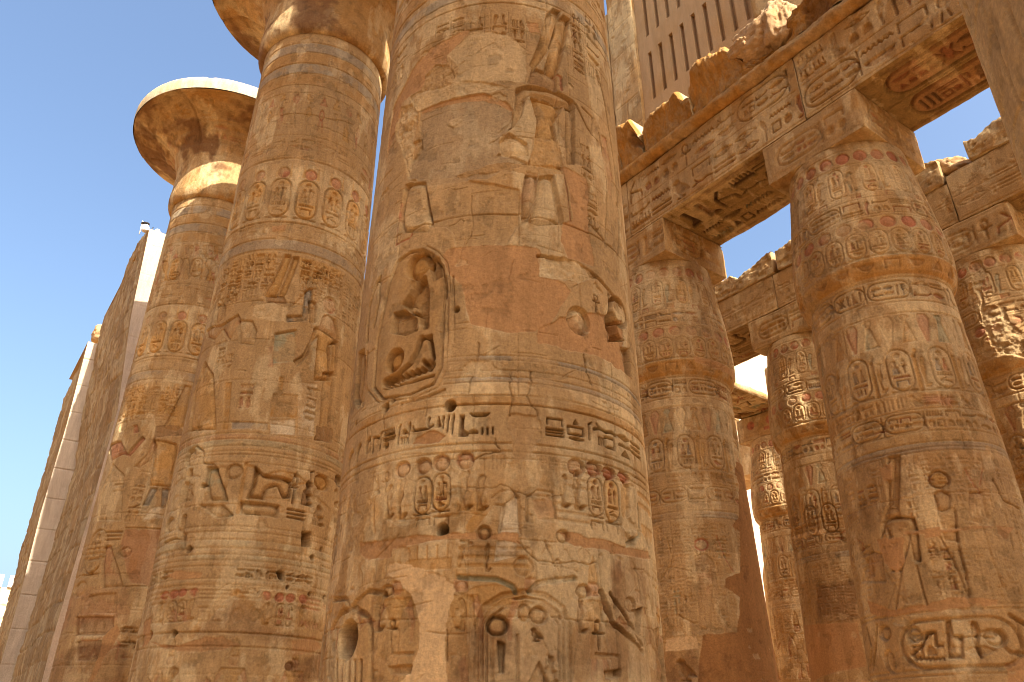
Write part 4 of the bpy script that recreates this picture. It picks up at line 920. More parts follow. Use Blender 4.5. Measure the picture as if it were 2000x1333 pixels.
    def rrect(s, u0, z0, u1, z1, n=7):
        r = min(u1 - u0, z1 - z0) / 2; out = []
        for cx, cz, a0 in ((u1 - r, z1 - r, 0), (u0 + r, z1 - r, 90), (u0 + r, z0 + r, 180), (u1 - r, z0 + r, 270)):
            for i in range(n + 1):
                t = R(a0 + 90 * i / n); out.append((cx + r * math.cos(t), cz + r * math.sin(t)))
        return out

    def cartouche(s, u0, z0, u1, z1, depth=.02, horiz=False, cols=(None,), fill=None, ring=None, sunk=0.0, fa=.6, bar=True, dense=1):
        pts = s.rrect(u0, z0, u1, z1)
        t = min(u1 - u0, z1 - z0)
        if fill: s.paint(s.m_poly(pts), fill, fa)
        if sunk: s.cut(s.m_poly(pts), sunk)
        m = s.m_stroke(pts + [pts[0]], max(ring or t * .07, s.res * 1.7)); s.cut(m, depth)
        i = .17 * t
        if horiz:
            if bar: s.cut(s.m_stroke([(u1 + .02 * t, z0), (u1 + .02 * t, z1)], max(.05 * t, s.res * 1.5)), depth)
            s.text_row(u0 + 1.3 * i, u1 - i, z0 + 1.1 * i, z1 - 1.1 * i, depth, cols)
        else:
            if bar: s.cut(s.m_stroke([(u0, z0 - .04 * t), (u1, z0 - .04 * t)], max(.05 * t, s.res * 1.5)), depth)
            w = u1 - u0 - 2 * i; z = z1 - i * 1.0; r = s.rnd; H = z1 - z0
            s.sign('disk', u0 + i + w * .28, z - w * .42, w * .44, w * .42, depth, r.choice(cols)); z -= w * .55
            rem = z - (z0 + i)
            if rem > .2 * w:
                h1 = rem * .5
                s.sign(r.choice(['seated', 'man', 'owl', 'seated']), u0 + i, z - h1, w * .5, h1, depth, r.choice(cols)); s.sign(r.choice(['feather', 'ankh', 'seated', 'flail']), u0 + i + w * .55, z - h1, w * .42, h1, depth, r.choice(cols)); z -= h1 * 1.1
                h2 = rem * .17
                s.sign(r.choice(['men', 'water']), u0 + i, z - h2, w, h2, depth, r.choice(cols)); z -= h2 * 1.2
                s.sign(r.choice(['strokes', 'bird', 'house', 'adze']), u0 + i + w * .1, max(z0 + i * .7, z - rem * .22), w * .8, rem * .22, depth, r.choice(cols))

    def lines(s, zs, depth=.010, w=.014, u0=None, u1=None, wear=.7):
        for z in zs: s.cut(s.m_stroke([(s.u0 if u0 is None else u0, z), (s.u1 if u1 is None else u1, z)], max(w, s.res * 1.3)), depth, 0, .02, wear)

    def band(s, z0, z1, c, a=.6, u0=None, u1=None, wear=.8):
        u0 = s.u0 if u0 is None else u0; u1 = s.u1 if u1 is None else u1
        s.paint(s.m_poly([(u0, z0), (u1, z0), (u1, z1), (u0, z1)]), c, a, wear)

    def disks(s, zc, rad, pitch, c='red', depth=.02, u0=None, u1=None, off=0.0, a=.75, sq=1.0):
        u0 = s.u0 if u0 is None else u0; u1 = s.u1 if u1 is None else u1
        k = math.ceil((u0 - off) / pitch)
        while off + k * pitch < u1:
            m = s.m_ell(off + k * pitch, zc, rad * sq, rad)
            s.cut(m, depth, .7, rad * .6); s.paint(m, c, a * s.rnd.uniform(.55, 1)); k += 1

    def petals(s, z0, z1, pitch, cols=('ochre', 'rose', 'green'), depth=.014, up=True):
        """a frieze of long leaves and buds"""
        u = s.u0; i = 0
        while u < s.u1:
            w = pitch * .8; uu = u + pitch * .1; H = z1 - z0
            if i % 2 == 0: pts = [(uu, z0), (uu + w, z0), (uu + w * .62, z0 + .75 * H), (uu + w * .85, z0 + .9 * H), (uu + w * .7, z1), (uu + w * .3, z1), (uu + w * .15, z0 + .9 * H), (uu + w * .38, z0 + .75 * H)]
            else: pts = [(uu + w * .38, z0), (uu + w * .62, z0), (uu + w, z0 + .8 * H), (uu + w * .8, z1), (uu + w * .2, z1), (uu, z0 + .8 * H)]
            m = s.m_poly(pts); s.cut(m, depth, .6, w * .25); s.paint(m, cols[i % len(cols)], .55)
            u += pitch; i += 1

    def uraeus(s, u, z, w, h, depth=.015, c='yellow', flip=False):
        m = s.m_poly([(u + (w * (1 - x) if flip else w * x), z + h * y) for x, y in [(.15, 0), (.7, 0), (1, .12), (.75, .14), (.5, .1), (.4, .3), (.62, .55), (.6, .78), (.75, .9), (.6, 1), (.35, .98), (.12, .8), (.05, .5), (.2, .25)]])
        s.cut(m, depth, .55, w * .25)
        if c: s.paint(m, c, .5)

    def joints(s, zs, depth=.012, w=.012, vert=True, vw=2.2):
        for z in zs:
            pts = [(s.u0 + i * .25, z + s.rnd.uniform(-.008, .008)) for i in range(int((s.u1 - s.u0) / .25) + 2)]
            s.cut(s.m_stroke(pts, max(w, s.res * 1.2)), depth * s.rnd.uniform(.4, 1.2), 0, .02, 1.0)
        if vert:
            zz = sorted(zs)
            for a, b in zip(zz[:-1], zz[1:]):
                u = s.u0 + s.rnd.uniform(0, vw)
                while u < s.u1:
                    s.cut(s.m_stroke([(u, a), (u + s.rnd.uniform(-.01, .01), (a + b) / 2), (u, b)], max(w, s.res * 1.2)), depth * s.rnd.uniform(.5, 1.2), 0, .02, .8); u += s.rnd.uniform(1.2, vw)

    def crack(s, pts, w=.014, depth=.03):
        pts = ragged(pts, .02, s.rnd, 3, closed=False)
        s.cut(s.m_stroke(pts, max(w, s.res * 1.1)), depth, 0, .02, .2)

    def hole(s, u, z, r, depth=.12):
        s.cut(s.m_ell(u, z, r, r * 1.1), depth, 0, 0, 0)

    def chips(s, n, rmin, rmax, depth, c='pale'):
        for _ in range(n):
            r = rmin * (rmax / rmin) ** s.rnd.random() ; u = s.rnd.uniform(s.u0, s.u1); z = s.rnd.uniform(s.z0, s.z1)
            k = s.rnd.randint(6, 9); el = s.rnd.uniform(.4, 1)
            pts = [(u + r * math.cos(6.283 * i / k) * s.rnd.uniform(.5, 1.2), z + el * r * math.sin(6.283 * i / k) * s.rnd.uniform(.5, 1.2)) for i in range(k)]
            s.rough(pts, depth, -depth, r * .15, c, r * .8, .35)

    def ghost(s, u0, u1, z0, z1, w=.22, depth=.006, wear=.95):
        """worn columns of small writing, almost rubbed away"""
        u = u0
        while u < u1:
            if s.rnd.random() < .8: s.text_col(u, u + w * .86, z0, z1, depth, (None, None, 'ochre'), True, .2, .35, wear)
            u += w

    def scratches(s, n, lmin=.04, lmax=.4):
        """short chisel marks and hairline flaws"""
        for _ in range(n):
            u = s.rnd.uniform(s.u0, s.u1); z = s.rnd.uniform(s.z0, s.z1); L = s.rnd.uniform(lmin, lmax); a = s.rnd.choice((0, 0, .1, -.1, 1.5, 1.4, .6))
            s.cut(s.m_stroke([(u, z), (u + L * math.cos(a) * .5, z + L * math.sin(a) * .5 + s.rnd.uniform(-.01, .01)), (u + L * math.cos(a), z + L * math.sin(a))], s.res * s.rnd.uniform(.8, 1.4)), s.rnd.uniform(.004, .012), 0, .01, 0)

    def blocks(s, zs, tone=.12, umin=1.0, umax=2.4):
        """each block of masonry its own tone"""
        zz = sorted(zs)
        for a, b in zip(zz[:-1], zz[1:]):
            u = s.u0 - s.rnd.uniform(0, umax)
            while u < s.u1:
                v = u + s.rnd.uniform(umin, umax)
                bx = s.box(u, v, a, b, 0)
                if bx: s.col[bx[0]] *= 1 + s.rnd.uniform(-tone, tone)
                u = v

    def finish(s, grain=.004, soften=0, dust=0.0, weather=.006):
        sh = s.hgt.shape
        s.hgt = blur(s.hgt, soften) * .5 + s.hgt * .5 if soften else s.hgt
        n1 = fbm(sh[0], sh[1], sh[0] * s.res, sh[1] * s.res, .10, 3, s.rng)
        n2 = fbm(sh[0], sh[1], sh[0] * s.res, sh[1] * s.res, .7, 4, s.rng)
        # pits where the skin of the stone has gone
        pit = np.clip((fbm(sh[0], sh[1], sh[0] * s.res, sh[1] * s.res, .22, 4, s.rng) - .60) * 9, 0, 1)
        s.hgt += (n1 - .5) * grain + (n2 - .5) * weather * 2 - pit * .008
        s.col *= (1 - .22 * pit)[..., None]
        s.col = np.clip(s.col, .02, .8)


def ragged(pts, amp, rnd, n=3, closed=True):
    p = [tuple(q) for q in pts]
    for _ in range(n):
        out = []
        L = len(p)
        for i in range(L if closed else L - 1):
            a, b = p[i], p[(i + 1) % L]
            d = math.hypot(b[0] - a[0], b[1] - a[1])
            k = min(amp, d * .22)
            out += [a, ((a[0] + b[0]) / 2 + rnd.uniform(-k, k), (a[1] + b[1]) / 2 + rnd.uniform(-k, k))]
        if not closed: out.append(p[-1])
        p = out; amp *= .6
    return p


def run_features(cv, ops):
    """draw the measured features; every coordinate is metres on the surface"""
    for op in ops:
        k = op[0]
        if k == 'poly':
            _, pts, depth, conv, c, a = op
            m = cv.m_poly(pts)
            if depth: cv.cut(m, depth, conv, .09, .3)
            if c: cv.paint(m, c, a)
        elif k == 'line':
            _, pts, w, depth, c = op
            m = cv.m_stroke(pts, max(w * .85, cv.res * 1.4)); cv.cut(m, depth * .75, 0, .02, .6)
            if c: cv.paint(m, c, .7)
        elif k == 'ridge':
            _, pts, w, hgt = op
            m = cv.m_stroke(pts, w)
            if m: sl, q = m; q = blur(q, max(1, int(w * .25 / cv.res))); cv.hgt[sl] += q * hgt
        elif k == 'ell':
            _, u, z, ru, rz, depth, conv, c = op
            m = cv.m_ell(u, z, ru, rz); cv.cut(m, depth * .62, conv * .8, min(ru, rz) * .55, .25)
            if c: cv.paint(m, c, .85)
        elif k == 'ring':
            _, u, z, ru, rz, w, depth = op
            cv.cut(cv.m_ring(u, z, ru, rz, w), depth, 0, .02, .3)
        elif k == 'patch':
            _, pts, c, lift, rag = op; cv.patch(pts, c, lift, rag)
        elif k == 'rough':
            _, pts, amp, lift, c, cell = op; cv.rough(pts, amp, lift, .03, c, cell)
        elif k == 'stain':
            _, pts, c, a = op
            m = cv.m_poly(ragged(pts, .12, cv.rnd, 4))
            if m: cv.paint((m[0], blur(m[1], max(1, int(.05 / cv.res)))), c, a, .55)
        elif k == 'crack': cv.crack(op[1], op[2] * .6, op[3] * .45)
        elif k == 'hole': cv.hole(op[1], op[2], op[3])
        elif k == 'sign':
            _, n, u0, z0, u1, z1, depth, c = op
            cv.sign(n, u0, z0, u1 - u0, z1 - z0, depth, c, conv=.3, wear=.2)
        elif k == 'row':
            _, u0, u1, z0, z1, depth, cols = op; cv.text_row(u0, u1, z0, z1, depth, cols)
        elif k == 'col':
            _, u0, u1, z0, z1, depth, cols = op; cv.text_col(u0, u1, z0, z1, depth, cols)
        elif k == 'cart':
            _, u0, z0, u1, z1, depth, cols, fill = op; cv.cartouche(u0, z0, u1, z1, depth, False, cols, fill)
        elif k == 'carth':
            _, u0, z0, u1, z1, depth, cols, fill = op; cv.cartouche(u0, z0, u1, z1, depth, True, cols, fill)
        elif k == 'ura':
            _, u0, z0, u1, z1, depth, c, flip = op; cv.uraeus(u0, z0, u1 - u0, z1 - z0, depth, c, flip)

# ------------------------------------------------------------------ materials
def stone_material(name, color=None, rough=.92, bump=.75, mott=.36):
    m = bpy.data.materials.new(name); m.use_nodes = True
    nt = m.node_tree; N = nt.nodes; L = nt.links
    b = N["Principled BSDF"]; b.inputs["Roughness"].default_value = rough
    b.inputs["Specular IOR Level"].default_value = .15
    tc = N.new("ShaderNodeTexCoord")
    def noise(sc, det, ro=.6, dist=0.0, stretch=None):
        n = N.new("ShaderNodeTexNoise"); n.inputs["Scale"].default_value = sc; n.inputs["Detail"].default_value = det
        n.inputs["Roughness"].default_value = ro; n.inputs["Distortion"].default_value = dist
        if stretch:
            mp = N.new("ShaderNodeMapping"); mp.inputs["Scale"].default_value = stretch
            L.new(tc.outputs["Object"], mp.inputs[0]); L.new(mp.outputs[0], n.inputs["Vector"])
        else: L.new(tc.outputs["Object"], n.inputs["Vector"])
        return n
    def ramp(src, lo, hi, a, bb):
        r = N.new("ShaderNodeMapRange"); r.inputs[1].default_value = lo; r.inputs[2].default_value = hi
        r.inputs[3].default_value = a; r.inputs[4].default_value = bb; L.new(src, r.inputs[0]); return r.outputs[0]
    def mul(c, f):
        x = N.new("ShaderNodeMix"); x.data_type = 'RGBA'; x.blend_type = 'MULTIPLY'; x.inputs[0].default_value = 1.0
        L.new(c, x.inputs[6]); L.new(f, x.inputs[7]); return x.outputs[2]
    if color is None:
        at = N.new("ShaderNodeAttribute"); at.attribute_name = "Col"; c = at.outputs["Color"]
    else:
        rgb = N.new("ShaderNodeRGB"); rgb.outputs[0].default_value = (*color, 1); c = rgb.outputs[0]
        big = noise(.7, 7, .65)
        x = N.new("ShaderNodeMix"); x.data_type = 'RGBA'; x.inputs[7].default_value = (*PAL['ochre'], 1)
        L.new(ramp(big.outputs[0], .5, .72, 0, .55), x.inputs[0]); L.new(c, x.inputs[6]); c = x.outputs[2]
    fine = noise(24, 10, .75); c = mul(c, ramp(fine.outputs[0], .25, .75, 1 - mott, 1 + mott * .8))
    streak = noise(5.0, 8, .65, 0, (1, 1, .15)); c = mul(c, ramp(streak.outputs[0], .3, .7, 1 - mott * .5, 1 + mott * .4))
    L.new(c, b.inputs["Base Color"])
    gr = noise(90, 4, .75); me = noise(26, 9, .75)
    ad = N.new("ShaderNodeMath"); ad.operation = 'MULTIPLY_ADD'; ad.inputs[1].default_value = .35
    L.new(gr.outputs[0], ad.inputs[0]); L.new(me.outputs[0], ad.inputs[2])
    bp = N.new("ShaderNodeBump"); bp.inputs["Strength"].default_value = bump; bp.inputs["Distance"].default_value = .035
    L.new(ad.outputs[0], bp.inputs["Height"]); L.new(bp.outputs[0], b.inputs["Normal"])
    return m

M_CARVED = stone_material("carved_sandstone")
M_STONE = stone_material("sandstone", PAL['stone'], mott=.4, bump=.7)
M_PALE = stone_material("pale_sandstone", (.47, .30, .15), mott=.35, bump=.6)
M_GRILLE = stone_material("window_sandstone", (.45, .28, .135), mott=.3, bump=.6)
M_CEMENT = stone_material("repair_cement", (.56, .41, .25), mott=.15, bump=.25)
M_SAND = stone_material("sand", (.37, .225, .11), mott=.3, bump=.8)


def plain_material(name, color, rough=.6, metal=0.0):
    m = bpy.data.materials.new(name); m.use_nodes = True
    b = m.node_tree.nodes["Principled BSDF"]; N = m.node_tree.nodes; L = m.node_tree.links
    n = N.new("ShaderNodeTexNoise"); n.inputs["Scale"].default_value = 30
    mr = N.new("ShaderNodeMapRange"); mr.inputs[3].default_value = .8; mr.inputs[4].default_value = 1.15; L.new(n.outputs[0], mr.inputs[0])
    x = N.new("ShaderNodeMix"); x.data_type = 'RGBA'; x.blend_type = 'MULTIPLY'; x.inputs[0].default_value = 1; x.inputs[6].default_value = (*color, 1)
    L.new(mr.outputs[0], x.inputs[7]); L.new(x.outputs[2], b.inputs["Base Color"])
    b.inputs["Roughness"].default_value = rough; b.inputs["Metallic"].default_value = metal
    return m

M_WHITE = plain_material("white_paint", (.75, .74, .70), .5)
M_BLACK = plain_material("dark_metal", (.05, .05, .055), .5, .6)
M_SHADE = plain_material("dark_opening", (.10, .09, .09), .9)


# ------------------------------------------------------------------ objects
def link(o, parent=None):
    COLL.objects.link(o)
    if parent is not None: o.parent = parent
    return o


def thing(name, label, cat, loc=(0, 0, 0), group=None, rotz=0.0):
    o = bpy.data.objects.new(name, None); o.empty_display_size = .5
    o.location = loc; o.rotation_euler = (0, 0, rotz)
    o["label"] = label; o["category"] = cat; o["kind"] = "thing"
    if group: o["group"] = group
    return link(o)


def tag(o, label, cat, group=None):
    o["label"] = label; o["category"] = cat; o["kind"] = "thing"
    if group: o["group"] = group
    return o


def dup(root, loc, label, group=None):
    r = root.copy(); COLL.objects.link(r); r.location = loc; r["label"] = label
    if group: r["group"] = group
    for ch in list(root.children):
        c = ch.copy(); COLL.objects.link(c); c.parent = r
        for g in ch.children:
            d = g.copy(); COLL.objects.link(d); d.parent = c
    return r


def np_mesh(name, V, Q, C=None, smooth=True):
    """mesh from vertex array, quad array and optional colour array"""
    me = bpy.data.meshes.new(name)
    nv, nq = len(V), len(Q)
    me.vertices.add(nv); me.vertices.foreach_set("co", np.ascontiguousarray(V, np.float32).ravel())
    me.loops.add(nq * 4); me.loops.foreach_set("vertex_index", np.ascontiguousarray(Q, np.int32).ravel())
    me.polygons.add(nq); me.polygons.foreach_set("loop_start", np.arange(0, nq * 4, 4, dtype=np.int32))
    me.polygons.foreach_set("loop_total", np.full(nq, 4, np.int32))
    sm = smooth if isinstance(smooth, np.ndarray) else np.full(nq, bool(smooth))
    me.polygons.foreach_set("use_smooth", sm)
    if C is not None:
        a = me.color_attributes.new("Col", 'FLOAT_COLOR', 'POINT')
        a.data.foreach_set("color", np.concatenate([C, np.ones((nv, 1))], 1).astype(np.float32).ravel())
    me.update(calc_edges=True); me.validate()
    return me


def quads(ny, nx, wrap=False, off=0):
    i = np.arange(ny - 1)[:, None]; j = np.arange(nx if wrap else nx - 1)[None, :]; k = (j + 1) % nx
    return np.stack([i * nx + j, i * nx + k, (i + 1) * nx + k, (i + 1) * nx + j], -1).reshape(-1, 4) + off


def part(name, me, mat, parent=None, loc=(0, 0, 0)):
    me.materials.append(mat)
    o = bpy.data.objects.new(name, me); o.location = loc
    return link(o, parent)


def edge_fade(cv, n=10):
    k = np.ones((cv.h, cv.w), np.float32)
    t = np.linspace(0, 1, n, dtype=np.float32)
    k[:, :n] *= t; k[:, -n:] *= t[::-1]; k[:n] *= t[:, None]; k[-n:] *= t[::-1][:, None]
    return k


def column_mesh(name, cv, prof, a0, R0, za, zb, coarse=.22, cap_bottom=False):
    """round shaft between heights za and zb carrying the canvas on its front"""
    pz = np.array([p[0] for p in prof]); pr = np.array([p[1] for p in prof])
    dz = cv.z0 + np.arange(cv.h) * cv.res
    rows = np.where((dz >= za - 1e-6) & (dz <= zb + 1e-6))[0]
    zs = []; src = []
    first = dz[rows[0]] if len(rows) else zb; last = dz[rows[-1]] if len(rows) else zb
    if first - za > 1e-4:
        k = max(1, int((first - za) / coarse)); zs += list(np.linspace(za, first, k, endpoint=False)); src += [-1] * k
    zs += list(dz[rows]); src += list(rows)
    if zb - last > 1e-4:
        k = max(1, int((zb - last) / coarse)); zs += list(np.linspace(last, zb, k + 1)[1:]); src += [-1] * k
    zs = np.array(zs); src = np.array(src)
    du = (cv.u0 + np.arange(cv.w) * cv.res) / R0
    rest = np.linspace(du[-1], du[0] + 2 * math.pi, 30)[1:-1]
    th = np.concatenate([du, rest]) + a0
    nz, nt = len(zs), len(th)
    H = np.zeros((nz, nt), np.float32); C = np.empty((nz, nt, 3), np.float32)
    fade = edge_fade(cv)
    hh = cv.hgt * fade
    ok = src >= 0
    H[ok, :cv.w] = hh[src[ok]]; C[ok, :cv.w] = cv.col[src[ok]]
    wr = np.linspace(0, 1, len(rest))[None, :, None]
    C[ok, cv.w:] = C[ok][:, cv.w - 1:cv.w] * (1 - wr) + C[ok][:, :1] * wr
    if (~ok).any():
        idx = np.where(~ok)[0]; good = np.where(ok)[0]
        if len(good):
            nn = np.array([good[np.abs(zs[good] - zs[i]).argmin()] for i in idx]); C[idx] = C[nn] * .5 + np.array(PAL['stone'], np.float32) * .5
        else: C[idx] = np.array(PAL['stone'], np.float32)
    r = np.interp(zs, pz, pr)[:, None] + H
    V = np.stack([r * np.cos(th)[None], r * np.sin(th)[None], np.repeat(zs[:, None], nt, 1)], -1).reshape(-1, 3)
    return np_mesh(name, V, quads(nz, nt, True), C.reshape(-1, 3))


def revolve_mesh(name, cv, prof, a0):
    """profile [(r, z)...] turned about the axis; canvas rows run along the profile, columns right round"""
    P = np.array(prof, float)
    d = np.hypot(np.diff(P[:, 0]), np.diff(P[:, 1])); S = np.concatenate([[0], np.cumsum(d)])
    s = np.linspace(0, S[-1], cv.h)
    r = np.interp(s, S, P[:, 0]); z = np.interp(s, S, P[:, 1])
    k = max(1, cv.h // 90)
    pad = lambda a: np.concatenate([np.full(k, a[0]), a, np.full(k, a[-1])])
    r = np.array([pad(r)[i:i + 2 * k + 1].mean() for i in range(cv.h)]); z = np.array([pad(z)[i:i + 2 * k + 1].mean() for i in range(cv.h)])
    tr, tz = np.gradient(r), np.gradient(z); L = np.hypot(tr, tz) + 1e-9
    nr, nz = tz / L, -tr / L
    th = a0 + np.linspace(0, 2 * math.pi, cv.w, endpoint=False) - math.pi
    H = cv.hgt
    seam = np.clip(np.minimum(np.arange(cv.w), np.arange(cv.w)[::-1]) / 12., 0, 1)[None]
    H = H * seam
    rr = r[:, None] + nr[:, None] * H; zz = z[:, None] + nz[:, None] * H
    V = np.stack([rr * np.cos(th), rr * np.sin(th), zz], -1).reshape(-1, 3)
    return np_mesh(name, V, quads(cv.h, cv.w, True), cv.col.reshape(-1, 3))


def beam_mesh(name, L, D, Hh, front=None, bottom=None, res=.05, seed=1, wear=.03, left=None, right=None, ends=True):
    """block 0..L by 0..D by 0..Hh in local axes; front faces -Y, bottom -Z. Canvases (if given) cover whole faces from (0,0)."""
    rng = np.random.default_rng(seed)
    parts = []
    def mk(cv, a, b):
        if cv is not None: return cv
        c = Canvas(0, a, 0, b, res, seed + int(a * 7 + b * 13), mottle=.2); c.finish(.006, 0, 0, .01); return c
    def edge(n, length):
        e = fbm(1 + 1, n, .1, length, .5, 4, rng)[0]
        e2 = np.clip(fbm(2, n, .1, length, 1.1, 3, rng)[0] - .60, 0, 1) * 3.
        return wear * (np.clip(e, .1, 1) * .8 + e2)
    Le = 400
    E = {k: edge(Le, l) * (.35 if k in ('fl', 'fr', 'bl', 'br') and not ends else 1.0) for k, l in (('fb', L), ('ft', L), ('bb', L), ('bt', L), ('fl', Hh), ('fr', Hh), ('bl', Hh), ('br', Hh), ('lb', D), ('rb', D), ('lt', D), ('rt', D))}
    def face(cv, A, B, O, eu, ez, en, eL, eR, eB, eT):
        u = np.linspace(0, A, cv.w); z = np.linspace(0, B, cv.h)
        U, Z = np.meshgrid(u, z)
        n = 6 if min(cv.h, cv.w) > 20 else 2
        H = cv.hgt * edge_fade(cv, min(n, max(2, min(cv.h, cv.w) // 3)))
        du = np.zeros_like(U); dz = np.zeros_like(U); dn = H.copy()
        g = lambda e, t, ln: np.interp(t / ln, np.linspace(0, 1, Le), e)
        for key, dist, t, ln, ax, sg in ((eL, U, Z, B, 0, 1), (eR, A - U, Z, B, 0, -1), (eB, Z, U, A, 1, 1), (eT, B - Z, U, A, 1, -1)):
            if key is None: continue
            e = g(E[key], t, ln); k = np.exp(-dist / (.035 + e * .9)) * e
            dn = dn - k
            if ax == 0: du = du + sg * k
            else: dz = dz + sg * k
        U = U + du; Z = Z + dz
        V = np.array(O) + U[..., None] * np.array(eu) + Z[..., None] * np.array(ez) + dn[..., None] * np.array(en)
        parts.append((V.reshape(-1, 3), quads(cv.h, cv.w), cv.col.reshape(-1, 3)))
    X, Y, Zv = (1., 0, 0), (0, 1., 0), (0, 0, 1.)
    face(mk(front, L, Hh), L, Hh, (0, 0, 0), X, Zv, (0, -1, 0), 'fl', 'fr', 'fb', 'ft')
    face(mk(None, L, Hh), L, Hh, (L, D, 0), (-1, 0, 0), Zv, (0, 1, 0), None, None, None, None) if False else None
    bk = mk(None, L, Hh)
    # back face runs from right to left so that its normal points +Y
    E['bbR'] = E['bb'][::-1]; E['btR'] = E['bt'][::-1]
    face(bk, L, Hh, (L, D, 0), (-1., 0, 0), Zv, (0, 1., 0), 'br', 'bl', 'bbR', 'btR')
    # underside: rows run from back to front so that its normal points down
    E['lbR'] = E['lb'][::-1]; E['rbR'] = E['rb'][::-1]
    face(mk(bottom, L, D), L, D, (0, D, 0), X, (0, -1., 0), (0, 0, -1.), 'lbR', 'rbR', 'bb', 'fb')
    face(mk(None, L, D), L, D, (0, 0, Hh), X, Y, (0, 0, 1.), 'lt', 'rt', 'ft', 'bt')
    E['lbR'] = E['lb'][::-1]; E['ltR'] = E['lt'][::-1]
    face(mk(left, D, Hh), D, Hh, (0, D, 0), (0, -1., 0), Zv, (-1., 0, 0), 'bl', 'fl', 'lbR', 'ltR')
    face(mk(right, D, Hh), D, Hh, (L, 0, 0), Y, Zv, (1., 0, 0), 'fr', 'br', 'rb', 'rt')
    V = []; Q = []; C = []; o = 0
    for v, q, c in parts:
        V.append(v); Q.append(q + o); C.append(c); o += len(v)
    return np_mesh(name, np.concatenate(V), np.concatenate(Q), np.concatenate(C))


def rock_mesh(name, size, seed, n=18, amp=.12, square=.5):
    """broken block of stone: box rounded and chipped by noise"""
    rng = np.random.default_rng(seed)
    import mathutils.noise as mn
    g = np.linspace(-1, 1, n)
    A, B = np.meshgrid(g, g)
    V = []; Q = []; o = 0
    off = Vector((seed * 3.7, seed * 1.3, seed * 7.1))
    cuts = [(Vector(rng.normal(size=3)).normalized(), rng.uniform(.7, 1.0)) for _ in range(5)]
    for ax in range(3):
        for sg in (-1, 1):
            P = np.zeros((n, n, 3)); P[..., ax] = sg
            P[..., (ax + 1) % 3] = A * sg; P[..., (ax + 2) % 3] = B
            L = np.linalg.norm(P, axis=-1, keepdims=True)
            P = P * square + P / L * (1 - square) * 1.15
            for i in range(n):
                for j in range(n):
                    p = Vector(P[i, j])
                    for nn, dd in cuts:
                        t = p.dot(nn) - dd
                        if t > 0: p -= nn * t * .85
                    q = p * 1.3 + off
                    p += p.normalized() * amp * (mn.fractal(q * 1.6, .9, 2.0, 6) + .5 * mn.noise(q * 7))
                    P[i, j] = p
            V.append(P.reshape(-1, 3) * np.array(size) / 2); Q.append(quads(n, n, False, o)); o += n * n
    V = np.concatenate(V); Q = np.concatenate(Q)
    # weld the seams
    key = {}; mp = np.zeros(len(V), int); W_ = []
    for i, v in enumerate(np.round(V, 4)):
        k = tuple(v)
        if k not in key: key[k] = len(W_); W_.append(V[i])
        mp[i] = key[k]
    return np_mesh(name, np.array(W_), mp[Q])


# ------------------------------------------------------------------ the ground
def make_ground():
    n = 60
    g = np.sign(np.linspace(-1, 1, n)) * np.abs(np.linspace(-1, 1, n)) ** 3 * 1500
    X, Y = np.meshgrid(g, g)
    rng = np.random.default_rng(5)
    Z = np.where(np.hypot(X, Y) < 200, 0, 0) + rng.uniform(-.02, .0, X.shape)
    o = part("ground", np_mesh("ground", np.stack([X, Y, Z], -1).reshape(-1, 3), quads(n, n)), M_SAND)
    o["kind"] = "structure"
make_ground()


# ------------------------------------------------------------------ bud columns (aisle)
BUD = [(0, 1.63), (1.2, 1.60), (9.62, 1.375), (9.66, 1.40), (9.72, 1.455), (9.82, 1.505), (9.98, 1.55), (10.3, 1.57), (10.8, 1.545), (11.5, 1.47), (12.3, 1.365), (13.14, 1.26)]
BR0 = 1.45
NECK_B = 9.63


